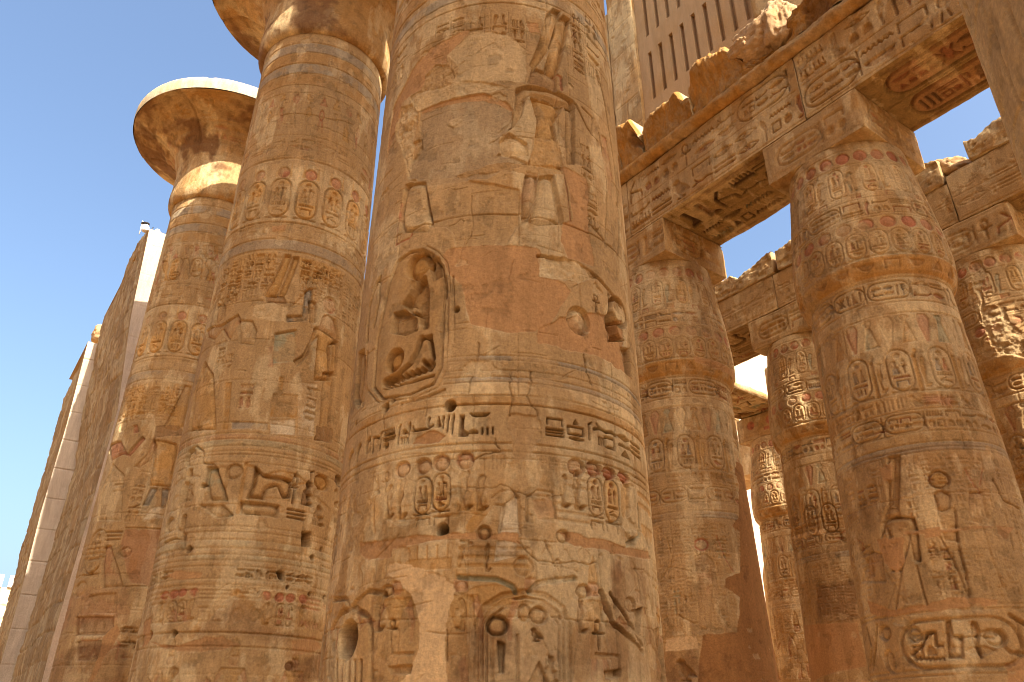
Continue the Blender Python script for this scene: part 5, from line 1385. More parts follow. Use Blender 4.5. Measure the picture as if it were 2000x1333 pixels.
def bud_canvas(res, seed, z0=1.9, age=1.0, au=2.5, feats=None, rich=1.0, full=True):
    cv = Canvas(-au, au, z0, 13.12, res, seed, mottle=.12, warm=.28, gain=1.9)
    r = cv.rnd
    cv.blocks([z0, 2.6, 3.5, 4.4, 5.3, 6.1, 7.0, 7.9, 8.8, NECK_B, 10.6, 11.6, 12.4, 13.2], .08)
    # capital: discs, cartouches, a line of writing, discs and cartouches, painted bulge
    cv.disks(12.72, .155, .40, 'red', .022, a=.95)
    cv.lines([12.93, 12.5, 11.5, 10.98], .012, .018)
    u = -au; i = 0
    while u < au:
        cv.cartouche(u + .06, 11.68, u + .38, 12.46, .018, False, ('red', 'yellow', None), 'pale' if i % 2 else 'yellow', fa=.4)
        cv.uraeus(u + .42, 11.7, .2, .6, .016, ('yellow', 'green')[i % 2])
        cv.sign(('house', 'men')[i % 2], u + .44, 11.52, .2, .13, .015, 'red')
        u += .68; i += 1
    cv.text_row(-au, au, 11.06, 11.44, .026, (None, 'red', 'blue', None), cart=.3)
    cv.disks(10.82, .145, .40, 'red', .02, off=.12, a=.95)
    u = -au + .2
    while u < au:
        cv.cartouche(u, 10.08, u + .33, 10.64, .020, False, ('red', None, None), 'yellow', fa=.3)
        cv.sign('man', u - .05, 10.1, .05, .45, .012)
        u += .40
    cv.band(9.66, 10.02, 'ochre', .8); cv.lines([10.03], .012, .02)
    u = -au
    while u < au:
        cv.sign(r.choice(['basket', 'tri', 'house']), u, 9.76, .30, .2, .016, 'dark', a=.35); u += .46
    # shaft
    cv.lines([9.60, 9.06, 8.82], .016, .02)
    cv.text_row(-au, au, 9.14, 9.54, .032, (None, 'red', 'blue', None), cart=.35)
    cv.band(8.82, 9.05, 'pale', .5)
    cv.petals(8.18, 8.78, .34, ('ochre', 'rose', 'green', 'pale'), .018)
    u = -au + .1
    while u < au:
        cv.cartouche(u, 7.24, u + .42, 8.06, .026, False, ('red', None, 'blue'), 'pale', fa=.25)
        cv.sign('staff', u + .45, 7.22, .09, .8, .015, 'yellow'); cv.uraeus(u + .55, 7.25, .16, .62, .018, 'yellow')
        u += .76
    cv.lines([7.19, 6.84, 6.42, 6.22, 6.05], .014, .018)
    cv.band(6.84, 7.16, 'ochre', .35)
    cv.text_row(-au, au, 6.88, 7.12, .016, (None, 'ochre'), wear=.9)
    cv.text_row(-au, au, 6.45, 6.80, .026, (None, None, 'red'), cart=.3)
    cv.band(6.06, 6.21, 'blue', .4)
    if full: cv.ghost(-au, au, 3.6, 5.95, .21, .011, .7)
    if feats is None and full:
        u = -au
        while u < au:
            king(cv, u, 3.55, 2.15, r.random() < .5); 
            for k in range(3): cv.text_col(u + .95 + k * .17, u + 1.1 + k * .17, 4.9, 5.9, .012, (None, 'ochre'))
            u += 1.5
    cv.lines([3.50, 3.44, 2.58, 2.5], .016, .02)
    u = -au
    while full and u < au:
        if feats is None: cv.cartouche(u, 2.66, u + 1.5, 3.36, .035, True, (None,), None, .05)
        u += 1.8
    cv.joints([2.55, 3.42, 4.35, 5.3, 6.12, 7.0, 7.95, 8.8, 10.05, 11.05, 12.1], .014, .014)
    if feats: run_features(cv, feats)
    cv.chips(int(40 * age), .03, .22, .02); cv.scratches(90)
    cv.finish(.006, 1, 0, .008)
    return cv


def king(cv, u, z, h, flip=False, c=('skin', 'yellow', 'ochre'), depth=.03):
    """striding king or god: crown, head, shoulders, arms, kilt, legs"""
    f = lambda x, y: (u + (1 - x if flip else x) * h * .45, z + y * h)
    for pts, col in ((((.38, .86), (.62, .86), (.60, 1.0), (.52, 1.12), (.42, 1.0)), c[1]), (((.40, .76), (.60, .76), (.66, .82), (.60, .88), (.38, .88), (.36, .8)), c[0]),
                     (((.16, .73), (.84, .73), (.70, .62), (.62, .47), (.38, .47), (.31, .62)), c[1]), (((.36, .47), (.64, .47), (.86, .24), (.32, .24)), c[2]),
                     (((.36, .24), (.50, .24), (.44, .04), (.56, 0), (.28, 0)), c[0]), (((.62, .24), (.76, .24), (.80, .04), (.98, 0), (.68, 0)), c[0]),
                     (((.84, .73), (.98, .55), (1.2, .62), (1.2, .57), (.97, .49), (.74, .66)), c[0]), (((.16, .73), (.02, .52), (.04, .36), (.12, .36), (.12, .52), (.28, .66)), c[0])):
        m = cv.m_poly([f(*p) for p in pts]); cv.cut(m, depth, .75, .05, .5); cv.paint(m, col, .45)


def abacus_mesh(name, seed, half=1.24, h=1.10, res=.03, discs=False):
    f = Canvas(0, 2 * half, 0, h, res, seed, mottle=.15); rt = Canvas(0, 2 * half, 0, h, res, seed + 1, mottle=.15)
    for c in (f, rt):
        c.lines([.1, h - .1], .015, .03); c.cut(c.m_stroke([(.12, 0), (.12, h)], .04), .015); c.cut(c.m_stroke([(2 * half - .12, 0), (2 * half - .12, h)], .04), .015)
        if discs:
            for u in (.75, 1.75):
                m = c.m_ell(u, .66, .2, .19); c.cut(m, .015, .5, .1, 0); c.paint(m, 'red', 1.0, .1)
            m = c.m_poly([(1.4, .26), (2.1, .26), (2.1, .4), (1.4, .4)]); c.cut(m, .012, 0, .05, 0); c.paint(m, 'red', .9, .1)
            c.lines([.3], .015, .03, .4, 1.2)
        else:
            c.cartouche(.35, .25, 1.5, .8, .032, True, ('red', None, 'yellow'), None)
            c.text_row(1.62, 2.3, .22, .85, .032, ('red', None, 'yellow'))
        c.patch([(.2, .0), (1.2, 0), (1.1, .13), (.3, .16)], 'stone', -.02, .05)
        c.finish(.008, 1, 0, .012)
    return beam_mesh(name, 2 * half, 2 * half, h, front=f, right=rt, res=.06, seed=seed, wear=.045)


def bud_column(key, x, y, res, seed, label, feats=None, age=1.0, z0=1.9, base=True, full=True):
    t = thing("papyrus_bud_column", label, "column", (x, y, 0), "closed bud columns of the side aisle")
    a0 = math.atan2(-y, -x)
    cv = bud_canvas(res, seed, z0, age, 2.5, feats, full=full)
    part("shaft", column_mesh("shaft", cv, BUD, a0, BR0, .55, NECK_B), M_CARVED, t)
    part("capital", column_mesh("capital", cv, BUD, a0, BR0, NECK_B, 13.13), M_CARVED, t)
    o = part("abacus", abacus_mesh("abacus", seed, discs=(key == 'D')), M_CARVED, t, (-1.24, -1.24, 13.132))
    P = [(1.95, 0), (1.98, .1), (1.98, .38), (1.90, .53), (1.0, .56)]
    c2 = Canvas(0, 12.4, 0, 1.4, .08, seed); c2.finish()
    part("base", revolve_mesh("base", c2, P, 0), M_CARVED, t)
    return t

XA, YA = -6.95, 14.5127
XB = -12.723
YC = 21.3
colA = bud_column('A', XA, YA, .0135, 11, "tall closed bud column at right, carved with two standing figures above a long cartouche", FEATURES.get('A'))
colB = bud_column('B', XB, YA, .0155, 22, "closed bud column just right of the huge front column, smooth plaster down its right side", FEATURES.get('B'))
colC = bud_column('C', -12.86, YC, .018, 33, "shaded bud column between two nearer ones, small sun patch high on its capital", FEATURES.get('C'), z0=1.2)
colE = bud_column('E', -6.9, YC, .018, 44, "bud column at the right edge, rough sunlit capital half hidden by its neighbour", FEATURES.get('E'), z0=4.5, age=2)
colD = bud_column('D', -19.2, 28.3, .022, 55, "farthest slim looking bud column with red discs painted on its abacus", None, z0=1.0)
HID = "unseen column of the aisle"  # unseen rest of the aisle, mostly added to darken it
for (x, y) in ((-18.5, YA), (-1.18, YA), (-18.7, YC), (-12.9, 28.3), (-6.9, 28.3), (4.6, YA), (4.6, 28.3), (-24.3, YA), (-24.5, YC), (-1.1, 28.3), (-12.9, 35.1), (-6.9, 35.1), (-1.1, 35.1)):
    dup(colB, (x, y, 0), HID)

# ------------------------------------------------------------------ aisle beams
def arch_front(L, H, seed, res=.016, rows=2, feats=None, paint=1.0):
    cv = Canvas(0, L, 0, H, res, seed, mottle=.15, warm=.4, gain=2.3)
    cv.lines([.08, H - .06], .016, .025)
    m = H * .5
    cv.lines([m], .014, .02)
    cols = (None, 'red', 'ochre', None, 'yellow')
    if rows == 2:
        cv.text_row(.05, L - .05, .17, m - .09, .034, cols, cart=.22, wear=.7); cv.text_row(.05, L - .05, m + .09, H - .15, .034, cols, cart=.08, wear=.7)
    elif rows == 1: cv.text_row(.05, L - .05, .3, H - .4, .012, (None,), wear=1.0)
    cv.band(0, .10, 'pale', .3)
    cv.joints([0.0, H], .0); cv.chips(int(L * 5), .04, .2, .02)
    if feats: run_features(cv, feats)
    cv.finish(.007, 1, 0, .012)
    return cv


def arch_soffit(L, D, seed, res=.016, kind=0):
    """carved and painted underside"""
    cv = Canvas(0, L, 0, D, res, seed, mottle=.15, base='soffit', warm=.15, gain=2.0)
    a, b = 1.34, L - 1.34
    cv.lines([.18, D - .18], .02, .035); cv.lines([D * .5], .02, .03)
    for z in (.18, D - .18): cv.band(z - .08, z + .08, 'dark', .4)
    cols = ('red', 'dark', 'green', 'red', None)
    if kind == 1:
        for z0 in (.3, D * .5 + .1):
            hh = D * .5 - .42
            p = cv.rrect(a + .25, z0, b - .2, z0 + hh); cv.paint(cv.m_poly(p), 'red', .35)
            cv.cartouche(a + .25, z0, b - .2, z0 + hh, .045, True, ('red', 'soot', 'green', 'soot', 'soot', 'red'), None, .07)
    else:
        for z0 in (.28, D * .5 + .08): cv.text_row(a, b, z0, z0 + D * .5 - .38, .055, ('red', 'soot', 'soot', 'green', 'soot', 'dark'), conv=.1, a=.9, wear=.0)
    cv.finish(.008, 1, 0, .012)
    return cv


def beam(label, x0, x1, y0, seed, front, kind=0, depth=2.42, h=1.985, z=14.236, group="carved beams over the side aisle", res=.016, soff=True, name="architrave_beam"):
    L = x1 - x0
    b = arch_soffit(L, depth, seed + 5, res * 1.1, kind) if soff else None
    me = beam_mesh(name, L, depth, h, front=front, bottom=b, res=.09, seed=seed, wear=.04, ends=False)
    o = part(name, me, M_CARVED, None, (x0, y0, z))
    return tag(o, label, "beam", group)

YF = YA - 1.22
beam("carved beam spanning the two nearest aisle columns, two rows of hieroglyphs, bird on its underside", XB + .004, XA - .004, YF, 101, arch_front(XA - XB - .008, 1.985, 101, feats=FEATURES.get('arch1')), 0)
beam("carved beam at upper right with two long painted cartouches on its underside", XA + .004, -1.18 - .004, YF, 102, arch_front(5.762, 1.985, 102), 1)
beam("carved beam whose near end shows right beside the huge front column under the broken cornice", -18.5 + .004, XB - .004, YF, 103, arch_front(5.769, 1.985, 103, .02), 0, res=.022)
YG = YC - 1.22
beam("worn beam behind the first aisle row, plain cracked face with a broken top edge", -12.86 + .004, -6.9 - .004, YG, 111, arch_front(5.952, 1.32, 111, .02, 1), 0, h=1.32, res=.022, group="worn beams of the second row")
beam("worn beam at the far right edge under the sky gap, faint carving", -6.9 + .004, -1.2, YG, 112, arch_front(5.696, 1.6, 112, .02, 1), 0, h=1.6, res=.022, group="worn beams of the second row")
beam("worn beam seen in the gap right of the second bud column, dark carved underside", -18.7, -12.86 - .004, YG, 113, arch_front(5.836, 1.32, 113, .024, 1), 0, h=1.32, res=.022, group="worn beams of the second row")
# cross beam from the second to the third row
cvs = arch_soffit(8.0, 2.3, 131, .024, 0)
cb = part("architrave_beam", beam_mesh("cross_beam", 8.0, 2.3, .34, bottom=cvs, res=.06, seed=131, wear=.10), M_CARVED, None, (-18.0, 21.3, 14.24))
cb.rotation_euler = (0, 0, R(90))
tag(cb, "dark broken beam resting on the disc painted abacus, running towards the viewer", "beam")
beam("far beam low in the gap behind the column with the disc painted abacus", -31.0, -17.5, 33.9, 141, arch_front(13.5, 1.985, 141, .05, 1), 0, soff=False)

# broken roof slabs left on the second row
def rock(name, label, cat, loc, size, seed, rot=0.0, mat=None, amp=.12, square=.6, group=None, n=18, rx=0.0):
    o = part(name, rock_mesh(name, size, seed, n, amp, square), mat or M_STONE, None, loc)
    o.rotation_euler = (rx, 0, rot)
    return tag(o, label, cat, group)

for i, (x0, x1, y) in enumerate(((-1.176, 4.6, YF), (-18.6, -6.0, 28.3 - 1.21), (-6.0, 4.6, 28.3 - 1.21), (-17.4, 0.0, 33.9), (-30.2, -18.504, YF))):  # unseen beams, mostly added to cut sky light in the aisle
    o = part("architrave_beam", beam_mesh("hidden_beam", x1 - x0, 2.42, 1.98, res=.15, seed=160 + i, wear=.06), M_CARVED, None, (x0, y, 14.236))
    tag(o, "beam of the side aisle hidden behind nearer stone or outside the frame", "beam", "carved beams over the side aisle")
ZS = 14.236 + 1.32


def slab(label, x0, x1, z, h, seed, tilt=0.0, wear=.06, y=None):
    """one rough block of a stone course, broken along its top"""
    cv = Canvas(0, x1 - x0, 0, h, .03, seed, mottle=.18, warm=.35)
    cv.chips(int((x1 - x0) * 8), .05, .3, .05); cv.scratches(40); cv.finish(.02, 0, 0, .05)
    me = beam_mesh("roof_slab", x1 - x0, 2.3, h, front=cv, res=.05, seed=seed, wear=wear)
    n = random.Random(seed); k = [n.choice((0, 0, -.05, -.12, -.3, .05)) + n.uniform(-.05, .05) for _ in range(int((x1 - x0) / .3) + 3)]
    co = np.empty(len(me.vertices) * 3, np.float32); me.vertices.foreach_get("co", co); co = co.reshape(-1, 3)
    top = np.interp(co[:, 0], np.arange(len(k)) * .3, k) + .02 * np.sin(co[:, 0] * 31 + co[:, 1] * 5)
    co[:, 2] += top * np.clip(co[:, 2] / h, 0, 1) ** 3 + tilt * co[:, 0] * np.clip(co[:, 2] / h, 0, 1)
    me.vertices.foreach_set("co", co.ravel()); me.update()
    o = part("roof_slab", me, M_CARVED, None, (x0, (YG - .06) if y is None else y, z))
    return tag(o, label, "stone slab", "broken slabs on the worn beams")

slab("long broken roof slab on the worn beam, left of the narrow sunlit crack", -15.4, -12.72, ZS + .004, .76, 151, .05)
slab("broken roof slab on the worn beam, right of the narrow sunlit crack", -12.62, -9.6, ZS + .004, .86, 152, .03)
slab("roof slab half hidden behind the tall right bud column on the worn beam", -9.58, -6.95, ZS + .004, .9, 153, .02)
slab("broken stone course on the far right beam, rising to the right under the sky", -6.2, -1.2, 14.236 + 1.604, .72, 154, .10)
rock("fallen_stone", "pale sunlit lump of stone at the foot of the right hand sky gap", "loose stone", (-6.75, 21.0, 16.25), (.95, 1.5, .8), 3, amp=.12, square=.7, mat=M_PALE)

# ------------------------------------------------------------------ torus, cornice and clerestory on the first row
def torus_mesh(L, r, seed):
    n, m = int(L / .03), 28
    rng = np.random.default_rng(seed)
    nz = fbm(m, n, 1.0, L, .8, 5, rng); n2 = fbm(m, n, 1.0, L, .15, 4, rng)
    th = np.linspace(0, 2 * math.pi, m, endpoint=False); x = np.linspace(0, L, n)
    RR = r * (1 + .35 * (nz - .5) + .22 * (n2 - .5) - .25 * np.clip((nz - .6) * 9, 0, 1))
    V = np.stack([np.repeat(x[None], m, 0), -RR * np.cos(th)[:, None], RR * np.sin(th)[:, None]], -1)
    C = np.empty((m, n, 3)); C[:] = PAL['ochre']; k = np.clip((nz - .42) * 6, 0, .9)[..., None]; C = C * (1 - k) + np.array(PAL['stone']) * k; C *= (1.05 + .9 * (n2 - .5))[..., None]
    q = quads(m, n); w = np.stack([np.arange(n - 1), np.arange(1, n)], 1)
    wrap = np.stack([(m - 1) * n + w[:, 0], (m - 1) * n + w[:, 1], w[:, 1], w[:, 0]], 1)
    return np_mesh("torus_moulding", V.reshape(-1, 3), np.concatenate([q, wrap])[:, ::-1], C.reshape(-1, 3))

ZT = 16.225
corn = thing("cornice_course", "broken concave cornice with round moulding above the hieroglyph beams, jagged sunlit top", "cornice", (0, YF, ZT))
part("torus_moulding", torus_mesh(19.5, .20, 7), M_CARVED, corn, (-19.5, -.02, .20))


def cavetto(profile, seed):
    """concave cornice stone: profile = broken top line [(x, height above the moulding)...]"""
    xs = np.array([p[0] for p in profile]); hs = np.array([p[1] for p in profile])
    res = .025
    n = max(8, int((xs[-1] - xs[0]) / res)); x = np.linspace(xs[0], xs[-1], n)
    rng = np.random.default_rng(seed)
    h = np.interp(x, xs, hs) + (fbm(2, n, .1, xs[-1] - xs[0], .25, 4, rng)[0] - .5) * .10
    h = np.clip(h, .06, 1.75)
    m = 60; t = np.linspace(0, 1, m)
    Z = t[:, None] * h[None]
    out = lambda z: .10 + .95 * np.clip(z / 1.75, 0, 1) ** 2.2
    nz = fbm(m, n, 1.3, xs[-1] - xs[0], .5, 5, rng, 2); n2 = fbm(m, n, 1.3, xs[-1] - xs[0], .12, 4, rng, 2)
    n3 = fbm(m, n, 1.3, xs[-1] - xs[0], .06, 3, rng, 6); n4 = fbm(m, n, 1.3, xs[-1] - xs[0], .9, 4, rng)
    Y = -out(Z) + (nz - .5) * .30 + (n2 - .5) * .07 + (n3 - .5) * .03
    Y += np.clip((n4 - .58) * 9, 0, 1) * .14
    Y += np.clip((t[:, None] - .80) / .20, 0, 1) ** 2 * (.10 + .25 * nz)
    X = np.repeat(x[None], m, 0)
    C = np.empty((m, n, 3)); C[:] = PAL['ochre']; C = C * (1.0 + 1.1 * (nz - .5) + .5 * (n3 - .5))[..., None]
    k = np.clip((n2 - .45) * 5, 0, .75)[..., None]; C = C * (1 - k) + np.array(PAL['stone']) * k
    k = np.clip((n4 - .55) * 8, 0, .6)[..., None]; C = C * (1 - k) + np.array(PAL['dark']) * k
    front = np.stack([X, Y, Z], -1)
    # top and back: thickness behind the face
    mt = 12; tt = np.linspace(0, 1, mt)[:, None]
    topn = fbm(mt, n, .6, xs[-1] - xs[0], .25, 4, rng)
    TY = Y[-1][None] + tt * (.9 + 0 * Y[-1][None] - Y[-1][None] * .35)
    TZ = Z[-1][None] + (topn - .5) * .16 * np.sin(tt * 3.14159)
    top = np.stack([np.repeat(x[None], mt, 0), TY, TZ], -1)
    back = np.stack([np.stack([x, top[-1, :, 1], top[-1, :, 2]], -1), np.stack([x, top[-1, :, 1], 0 * x], -1)], 0)
    G = np.concatenate([front, top[1:], back[1:]], 0)
    CC = np.concatenate([C, np.tile(np.array(PAL['pale']) * .95, (mt - 1, n, 1)), np.tile(np.array(PAL['stone']), (1, n, 1))], 0)
    ny = G.shape[0]
    V = [G.reshape(-1, 3)]; Q = [quads(ny, n)]; Cc = [CC.reshape(-1, 3)]; o = ny * n
    # end faces: fan strip from the section outline to the line under the back
    for e in (0, n - 1):
        sec = G[:, e]; base = sec.copy(); base[:, 1] = sec[-1, 1]; base[:, 2] = np.minimum(sec[:, 2], sec[-1, 2] + 9)
        K = 8
        S = np.stack([sec * (1 - a) + base * a for a in np.linspace(0, 1, K)], 0)
        S[1:-1, 2:-2, 0] += (rng.random((K - 2, ny - 4)) - .5) * .05
        V.append(S.reshape(-1, 3)); q = quads(K, ny, False, o); Q.append(q if e else q[:, ::-1]); Cc.append(np.tile(np.array(PAL['pale']), (K * ny, 1))); o += K * ny
    return np_mesh("cavetto_stone", np.concatenate(V), np.concatenate(Q), np.concatenate(Cc))

for i, pr in enumerate(FEATURES.get('cornice', [[(-12, .8), (-8, 1.2)]])):
    part("cavetto_stone", cavetto(pr, 60 + i), M_CARVED, corn, (0, 0, .38))

# slab course behind the cornice that carries the clerestory
o = part("stone_course", beam_mesh("stone_course", 19.2, 1.6, 1.1, res=.12, seed=71), M_CARVED, None, (-19.2, YF + .85, ZT + .004))
tag(o, "plain stone course lying on the aisle beams behind the cornice, carrying the window wall", "stone course")

YCL = YF + 1.15          # face of the clerestory
ZC = ZT + 1.108
CL = FEATURES.get('clere', dict(gl=-12.6, gr=-8.2, slot0=-12.1, pitch=.46, zb=19.5, n=12))
clere = thing("clerestory_window", "stone window grille with two tiers of tall slots high above the cornice", "window", (0, YCL, 0))


def grille_mesh(x0, x1, z0, z1, tiers, s0, pitch, sw, depth=.16):
    """stone slab with real slots sunk into it; built as a grid of cells"""
    xs = [x0]; k = 0
    while s0 + k * pitch + sw < x1 - .05:
        xs += [s0 + k * pitch, s0 + k * pitch + sw]; k += 1
    xs.append(x1)
    zs = [z0]
    for a, b in tiers: zs += [a, b]
    zs.append(z1)
    V = []; Q = []
    def quad(a, b, c, d): V.extend([a, b, c, d]); n = len(V); Q.append((n - 4, n - 3, n - 2, n - 1))
    for i in range(len(xs) - 1):
        for j in range(len(zs) - 1):
            a, b, c, d = xs[i], xs[i + 1], zs[j], zs[j + 1]
            if i % 2 == 1 and j % 2 == 1:
                y = depth
                quad((a, y, c), (b, y, c), (b, y, d), (a, y, d))
                quad((a, 0, c), (b, 0, c), (b, y, c), (a, y, c)); quad((a, y, d), (b, y, d), (b, 0, d), (a, 0, d))
                quad((a, 0, c), (a, y, c), (a, y, d), (a, 0, d)); quad((b, y, c), (b, 0, c), (b, 0, d), (b, y, d))
            else: quad((a, 0, c), (b, 0, c), (b, 0, d), (a, 0, d))
    quad((x1, .6, z0), (x0, .6, z0), (x0, .6, z1), (x1, .6, z1)); quad((x0, 0, z1), (x1, 0, z1), (x1, .6, z1), (x0, .6, z1)); quad((x0, .6, z0), (x1, .6, z0), (x1, 0, z0), (x0, 0, z0))
    return np_mesh("window_grille", np.array(V), np.array(Q), smooth=False)

part("window_grille", grille_mesh(CL['gl'] + .004, CL['gr'] - .004, ZC, CL['z1'], CL['tiers'], CL['slot0'], CL['pitch'], CL['sw']), M_GRILLE, clere, (0, .12, 0))


def wall_panel(name, L, H, D, seed, res=.03, blocks=None, rough=.02, base='stone', feats=None):
    cv = Canvas(0, L, 0, H, res, seed, base=base, mottle=.16, warm=.35)
    zs = blocks or [0, H * .25, H * .5, H * .75, H]
    cv.blocks(zs, .12); cv.joints(zs, .03, .03, True, 2.6); cv.chips(int(L * H * .8), .08, .35, .03)
    if feats: run_features(cv, feats)
    cv.finish(.008, 1, 0, rough)
    return beam_mesh(name, L, D, H, front=cv, res=.12, seed=seed, wear=.05)

pl = CL['pl']
part("window_pier", wall_panel("window_pier", CL['gl'] - pl, 11.0, 1.1, 81, .025, [0, 1.0, 2.1, 3.3, 4.4, 5.6, 7.0, 8.3, 9.6, 11.0], .02, 'stone'), M_CARVED, clere, (pl, 0, ZC))
part("broken_pier", wall_panel("broken_pier", 3.0, 8.2, 1.1, 83, .03, [0, 1.2, 2.4, 3.5, 4.6, 5.8, 7.0, 8.2], .03), M_CARVED, clere, (pl - 3.004, 0, ZC))
part("window_pier", wall_panel("window_pier", 5.0, 6.5, 1.1, 82, .025, [0, 1.3, 2.4, 3.6, 5.0, 6.5], .03), M_CARVED, clere, (CL['gr'], 0, ZC))
for i, (lab, loc, size, sd_, sq) in enumerate(FEATURES.get('boulders', [])):
    rock("fallen_stone", lab, "loose stone", loc, size, sd_, amp=.16, square=sq, mat=M_PALE, n=26)

# ------------------------------------------------------------------ great columns of the nave
NECK = 17.65
def shaft_prof(k=1.0): return [(0, 1.77 * k), (NECK, (1.75 - .0105 * 16) * k)]
NR0 = 1.75


def capital_canvas(res, seed, H):
    W_ = 2 * math.pi * 1.9
    cv = Canvas(-W_ / 2, W_ / 2, 0, H, res, seed, mottle=.25, warm=.6, gain=2.6)
    # long leaves rising from the foot of the bell, cartouches above
    u = cv.u0
    while u < cv.u1:
        cv.cut(cv.m_stroke([(u, .5), (u + .05, 1.6)], .02), .008); u += .17
    u = cv.u0; i = 0
    while u < cv.u1:
        cv.cartouche(u, 3.1, u + .42, 3.85, .014, False, (None, 'ochre'), None); u += .62; i += 1
    cv.lines([1.75, 2.2, 2.95, 4.1], .012, .02)
    cv.text_row(cv.u0, cv.u1, 2.3, 2.85, .012, (None, 'rose'), wear=.9)
    a = fbm(cv.h, cv.w, H, W_, 1.3, 5, cv.rng)
    k = np.clip((a - .53) * 9, 0, .85)[..., None]; cv.col = cv.col * (1 - k) + np.array(PAL['dark'], np.float32) * k
    k = np.clip((.44 - a) * 6, 0, .35)[..., None]; cv.col = cv.col * (1 - k) + np.array(PAL['ochre'], np.float32) * 1.15 * k
    return cv


def nave_column(x, y, k, seed, label, cvs, res_cap=.03, rim=True, cracked=True):
    t = thing("open_papyrus_column", label, "column", (x, y, 0), "great open papyrus columns of the nave")
    a0 = math.atan2(-y, -x)
    part("shaft", column_mesh("shaft", cvs, shaft_prof(k), a0, NR0 * k, .75, NECK), M_CARVED, t)
    P = [(1.575, 17.652), (1.62, 17.66), (1.70, 17.72), (1.755, 17.85), (1.775, 18.05), (1.76, 18.35), (1.73, 18.7), (1.72, 19.1), (1.80, 19.5), (1.96, 19.85), (2.25, 20.15), (2.7, 20.42), (3.2, 20.6), (3.58, 20.68)]
    P = [(r * k, z) for r, z in P]
    S = sum(math.hypot(b[0] - a[0], b[1] - a[1]) for a, b in zip(P[:-1], P[1:]))
    cv = capital_canvas(res_cap, seed + 1, S)
    if cracked:
        w = cv.w
        for u in (-3.9, -1.2, .9, 3.2): cv.crack([(u, 2.2), (u + .1, 3.4), (u - .05, S)], .03, .05)
        # one stone of the bell set back from its neighbours
        sl = (slice(int(cv.h * .55), cv.h), slice(int(w * .2), int(w * .41)))
        n = fbm(sl[0].stop - sl[0].start, sl[1].stop - sl[1].start, 2, 3, .6, 4, cv.rng)
        cv.hgt[sl] += -.05 + (n - .5) * .14
    cv.finish(.008, 1, 0, .02)
    part("capital", revolve_mesh("capital", cv, P, a0), M_CARVED, t)
    rc = Canvas(-11, 11, 0, 1.2, .05, seed + 3, base='white', mottle=.1, warm=.1); rc.chips(30, .05, .25, .03); rc.finish(.006, 0, 0, .012)
    RP = [(3.578 * k, 20.684), (3.60 * k, 20.75), (3.60 * k, 21.22), (3.55 * k, 21.27), (3.2 * k, 21.3), (1.2, 21.3)]
    part("rim", revolve_mesh("rim", rc, RP, a0), M_CARVED, t)
    part("abacus", beam_mesh("abacus", 2.7, 2.7, 1.1, res=.1, seed=seed, wear=.05), M_CARVED, t, (-1.35, -1.35, 21.304))
    c2 = Canvas(0, 15, 0, 1.9, .1, seed); c2.finish()
    part("base", revolve_mesh("base", c2, [(2.3, 0), (2.34, .1), (2.34, .5), (2.22, .74), (1.2, .77)], 0), M_CARVED, t)
    return t


